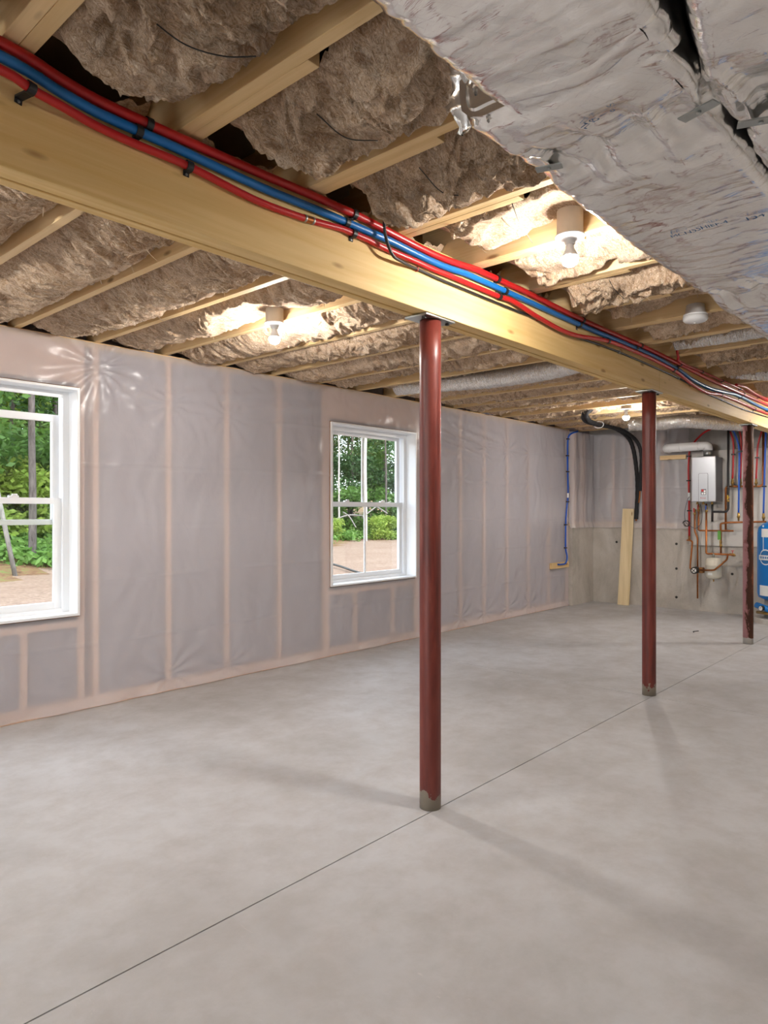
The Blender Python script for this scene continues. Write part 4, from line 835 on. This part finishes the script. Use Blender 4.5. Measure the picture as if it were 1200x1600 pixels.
def leaves(n, blobs, size, seed, flat=.5):
    r = np.random.RandomState(seed); B = np.array(blobs); w = B[:, 3]*B[:, 4]; idx = r.choice(len(B), n, p=w/w.sum())
    d = r.normal(size=(n, 3)); d /= np.linalg.norm(d, axis=1)[:, None]; rad = r.rand(n)**.45
    C = B[idx, :3]+d*rad[:, None]*B[idx][:, [3, 3, 4]]
    a = r.normal(size=(n, 3)); a[:, 2] *= flat; a /= np.linalg.norm(a, axis=1)[:, None]; b = np.cross(a, r.normal(size=(n, 3))); b /= np.linalg.norm(b, axis=1)[:, None]
    s = size*(.6+.8*r.rand(n))[:, None]
    V = np.stack([C-a*s, C+b*s*.5, C+a*s, C-b*s*.5], 1).reshape(-1, 3); Fq = np.arange(n*4).reshape(-1, 4)
    me = bpy.data.meshes.new('foliage'); me.from_pydata(V.tolist(), [], Fq.tolist()); me.update(); return me
crowns = []
for s in range(3):
    r = np.random.RandomState(20+s); bl = [(r.normal()*1.1, r.normal()*1.1, 1.6+8*r.rand(), .5+.7*r.rand(), .35+.5*r.rand()) for _ in range(38)]
    crowns.append(leaves(9000, bl, .085, 50+s))
def trunk(h, r, seed, bend=.25):
    q = random.Random(seed); pts = [(q.uniform(-1, 1)*bend*(t**1.2)*.4, q.uniform(-1, 1)*bend*(t**1.2)*.4, h*t-.3) for t in np.linspace(0, 1, 7)]
    return MB().tube(spline(pts, 4), list(np.linspace(r, r*.45, 25)), 10)
def tree(x, y, kind, h, r, lm, bk, lb, grp='trees beyond the gravel'):
    t = empty('tree', (x, y, gh(x, y)), R.uniform(0, 6.28)); tag(t, lb, 'tree', grp)
    trunk(h, r, int(x*100+y)).build('trunk', bk, t, True)
    if lm:
        me = crowns[kind].copy(); me.materials.append(M[lm]); o = link('crown', me, t); o['kind'] = 'stuff'
def ray_xy(u, dist): return tuple((FW+(u-600)/F*RT)[:2]*dist)
x, y = ray_xy(50, 15.0); tree(x, y, 0, 9, .085, 'leaf_green', 'bark_grey', 'grey-barked tree standing outside the half-open window')
x, y = ray_xy(571, 29.5); tree(x, y, 0, 11, .085, None, 'bark_birch', 'straight pale birch trunk seen through the shut window')
x, y = ray_xy(530, 31); tree(x, y, 0, 8, .045, None, 'bark_birch', 'slender pale trunk beside the birch outside the shut window')
x, y = ray_xy(603, 32); tree(x, y, 0, 10, .05, None, 'bark_grey', 'slender dark trunk right of the birch outside')
spots = [(-60, 19), (-15, 22), (20, 20), (85, 21), (120, 24), (10, 26), (70, 28), (-100, 24), (200, 26), (300, 29), (420, 33), (490, 35), (520, 38), (550, 34), (585, 39), (600, 36), (635, 37), (660, 40), (545, 42), (620, 43), (700, 42), (40, 32), (500, 44), (575, 46), (-150, 30), (350, 36), (95, 35)]
for i, (u, d) in enumerate(spots):
    x, y = ray_xy(u, d); tree(x, y, i % 3, 9+2*rs.rand(), .09, ['leaf_green', 'leaf_dark', 'leaf_green', 'leaf_bright'][i % 4] if u < 150 else ['leaf_green', 'leaf_dark', 'leaf_dark'][i % 3], 'bark_grey', 'leafy tree in the woods beyond the gravel')
# bushes with light leaves by the first window, undergrowth
bush = [leaves(2600, [(rs.normal()*.5, rs.normal()*.5, .3+1.2*rs.rand(), .35+.25*rs.rand(), .25+.2*rs.rand()) for _ in range(10)], .07, 80+s) for s in range(2)]
for i, (u, d, lm, sc) in enumerate(((8, 16.4, 'leaf_bright', 1.25), (60, 17.2, 'leaf_bright', 1.2), (-40, 16.0, 'leaf_bright', 1.3), (30, 18.0, 'leaf_green', 1.6), (80, 18.5, 'leaf_green', 1.5), (590, 30.5, 'leaf_bright', .7), (612, 31, 'leaf_bright', .7), (525, 29, 'leaf_bright', .6), (545, 33, 'leaf_green', 1.3), (600, 34, 'leaf_green', 1.5), (640, 32, 'leaf_green', 1.2), (510, 33, 'leaf_green', 1.3))):
    x, y = ray_xy(u, d); me = bush[i % 2].copy(); me.materials.append(M[lm]); o = link('shrub', me); o.location = (x, y, gh(x, y)-.1); o.scale = (sc,)*3; o.rotation_euler = (0, 0, i*1.3)
    tag(o, ('yellow-green leafy shrub at the edge of the woods' if lm == 'leaf_bright' else 'mid-green leafy shrub among the trees'), 'shrub', 'shrubs outside')
fb = []
for i in range(420):
    u = R.uniform(-120, 160) if i % 2 else R.uniform(480, 680); d = R.uniform(14.6, 18.5) if i % 2 else R.uniform(27.0, 35)
    x, y = ray_xy(u, d)
    if y > 12.6+.41*(x-2)+.1: fb.append((x, y, gh(x, y)+.12, .45, .22))
me = leaves(14000, fb, .085, 99, .6); me.materials.append(M['leaf_fern']); o = link('undergrowth', me); tag(o, 'bright green ferns and weeds along the edge of the gravel', 'undergrowth', None, 'stuff')
for i, (u0, v0, d0, u1, v1, d1, rr) in enumerate(((520, 813, 29, 568, 806, 30, .03), (536, 800, 29, 556, 824, 28.5, .025), (567, 808, 29, 610, 784, 31, .025), (570, 790, 31, 605, 802, 29, .03), (20, 862, 15.8, 95, 852, 17, .035))):
    f0 = (FW+(u0-600)/F*RT)*d0+np.array([0, 0, HC+(YH-v0)/F*d0]); f1 = (FW+(u1-600)/F*RT)*d1+np.array([0, 0, HC+(YH-v1)/F*d1])
    o = MB().tube(spline([f0, (f0+f1)/2+(0, 0, .12), f1], 6), rr, 8).build('dead_branch', 'bark_dead', None, True); tag(o, 'bare grey fallen branch in the undergrowth outside', 'branch', 'fallen branches outside')
f0 = PZ(24, 901, 0); x, y = ray_xy(-12, float(np.dot(f0[:2], FW[:2]))); o = MB().tube([f0, (x, y, 2.1)], .045, 10).build('leaning_pole', 'bark_dead', None, True); tag(o, 'grey pole leaning up from the gravel outside the first window', 'pole')
hz = [PZ(u, v, .03) for u, v in ((500, 876), (518, 881), (535, 886), (552, 892), (570, 896), (600, 893))]; o = MB().tube(spline(hz, 6), .025, 8).build('garden_hose', 'black_plastic', None, True); tag(o, 'black hose lying across the gravel outside', 'hose')
# crumbs on the floor
for i, (u, v) in enumerate(((1084, 988),)):
    p = PZ(u, v, .004); o = MB().tube(spline([(p[0], p[1], .004), (p[0]+.05, p[1]+.02, .005), (p[0]+.12, p[1]-.01, .004)], 5), .004, 6).build('wire_scrap', 'dark_steel', None, True); tag(o, 'short dark wire scrap on the far floor', 'scrap')
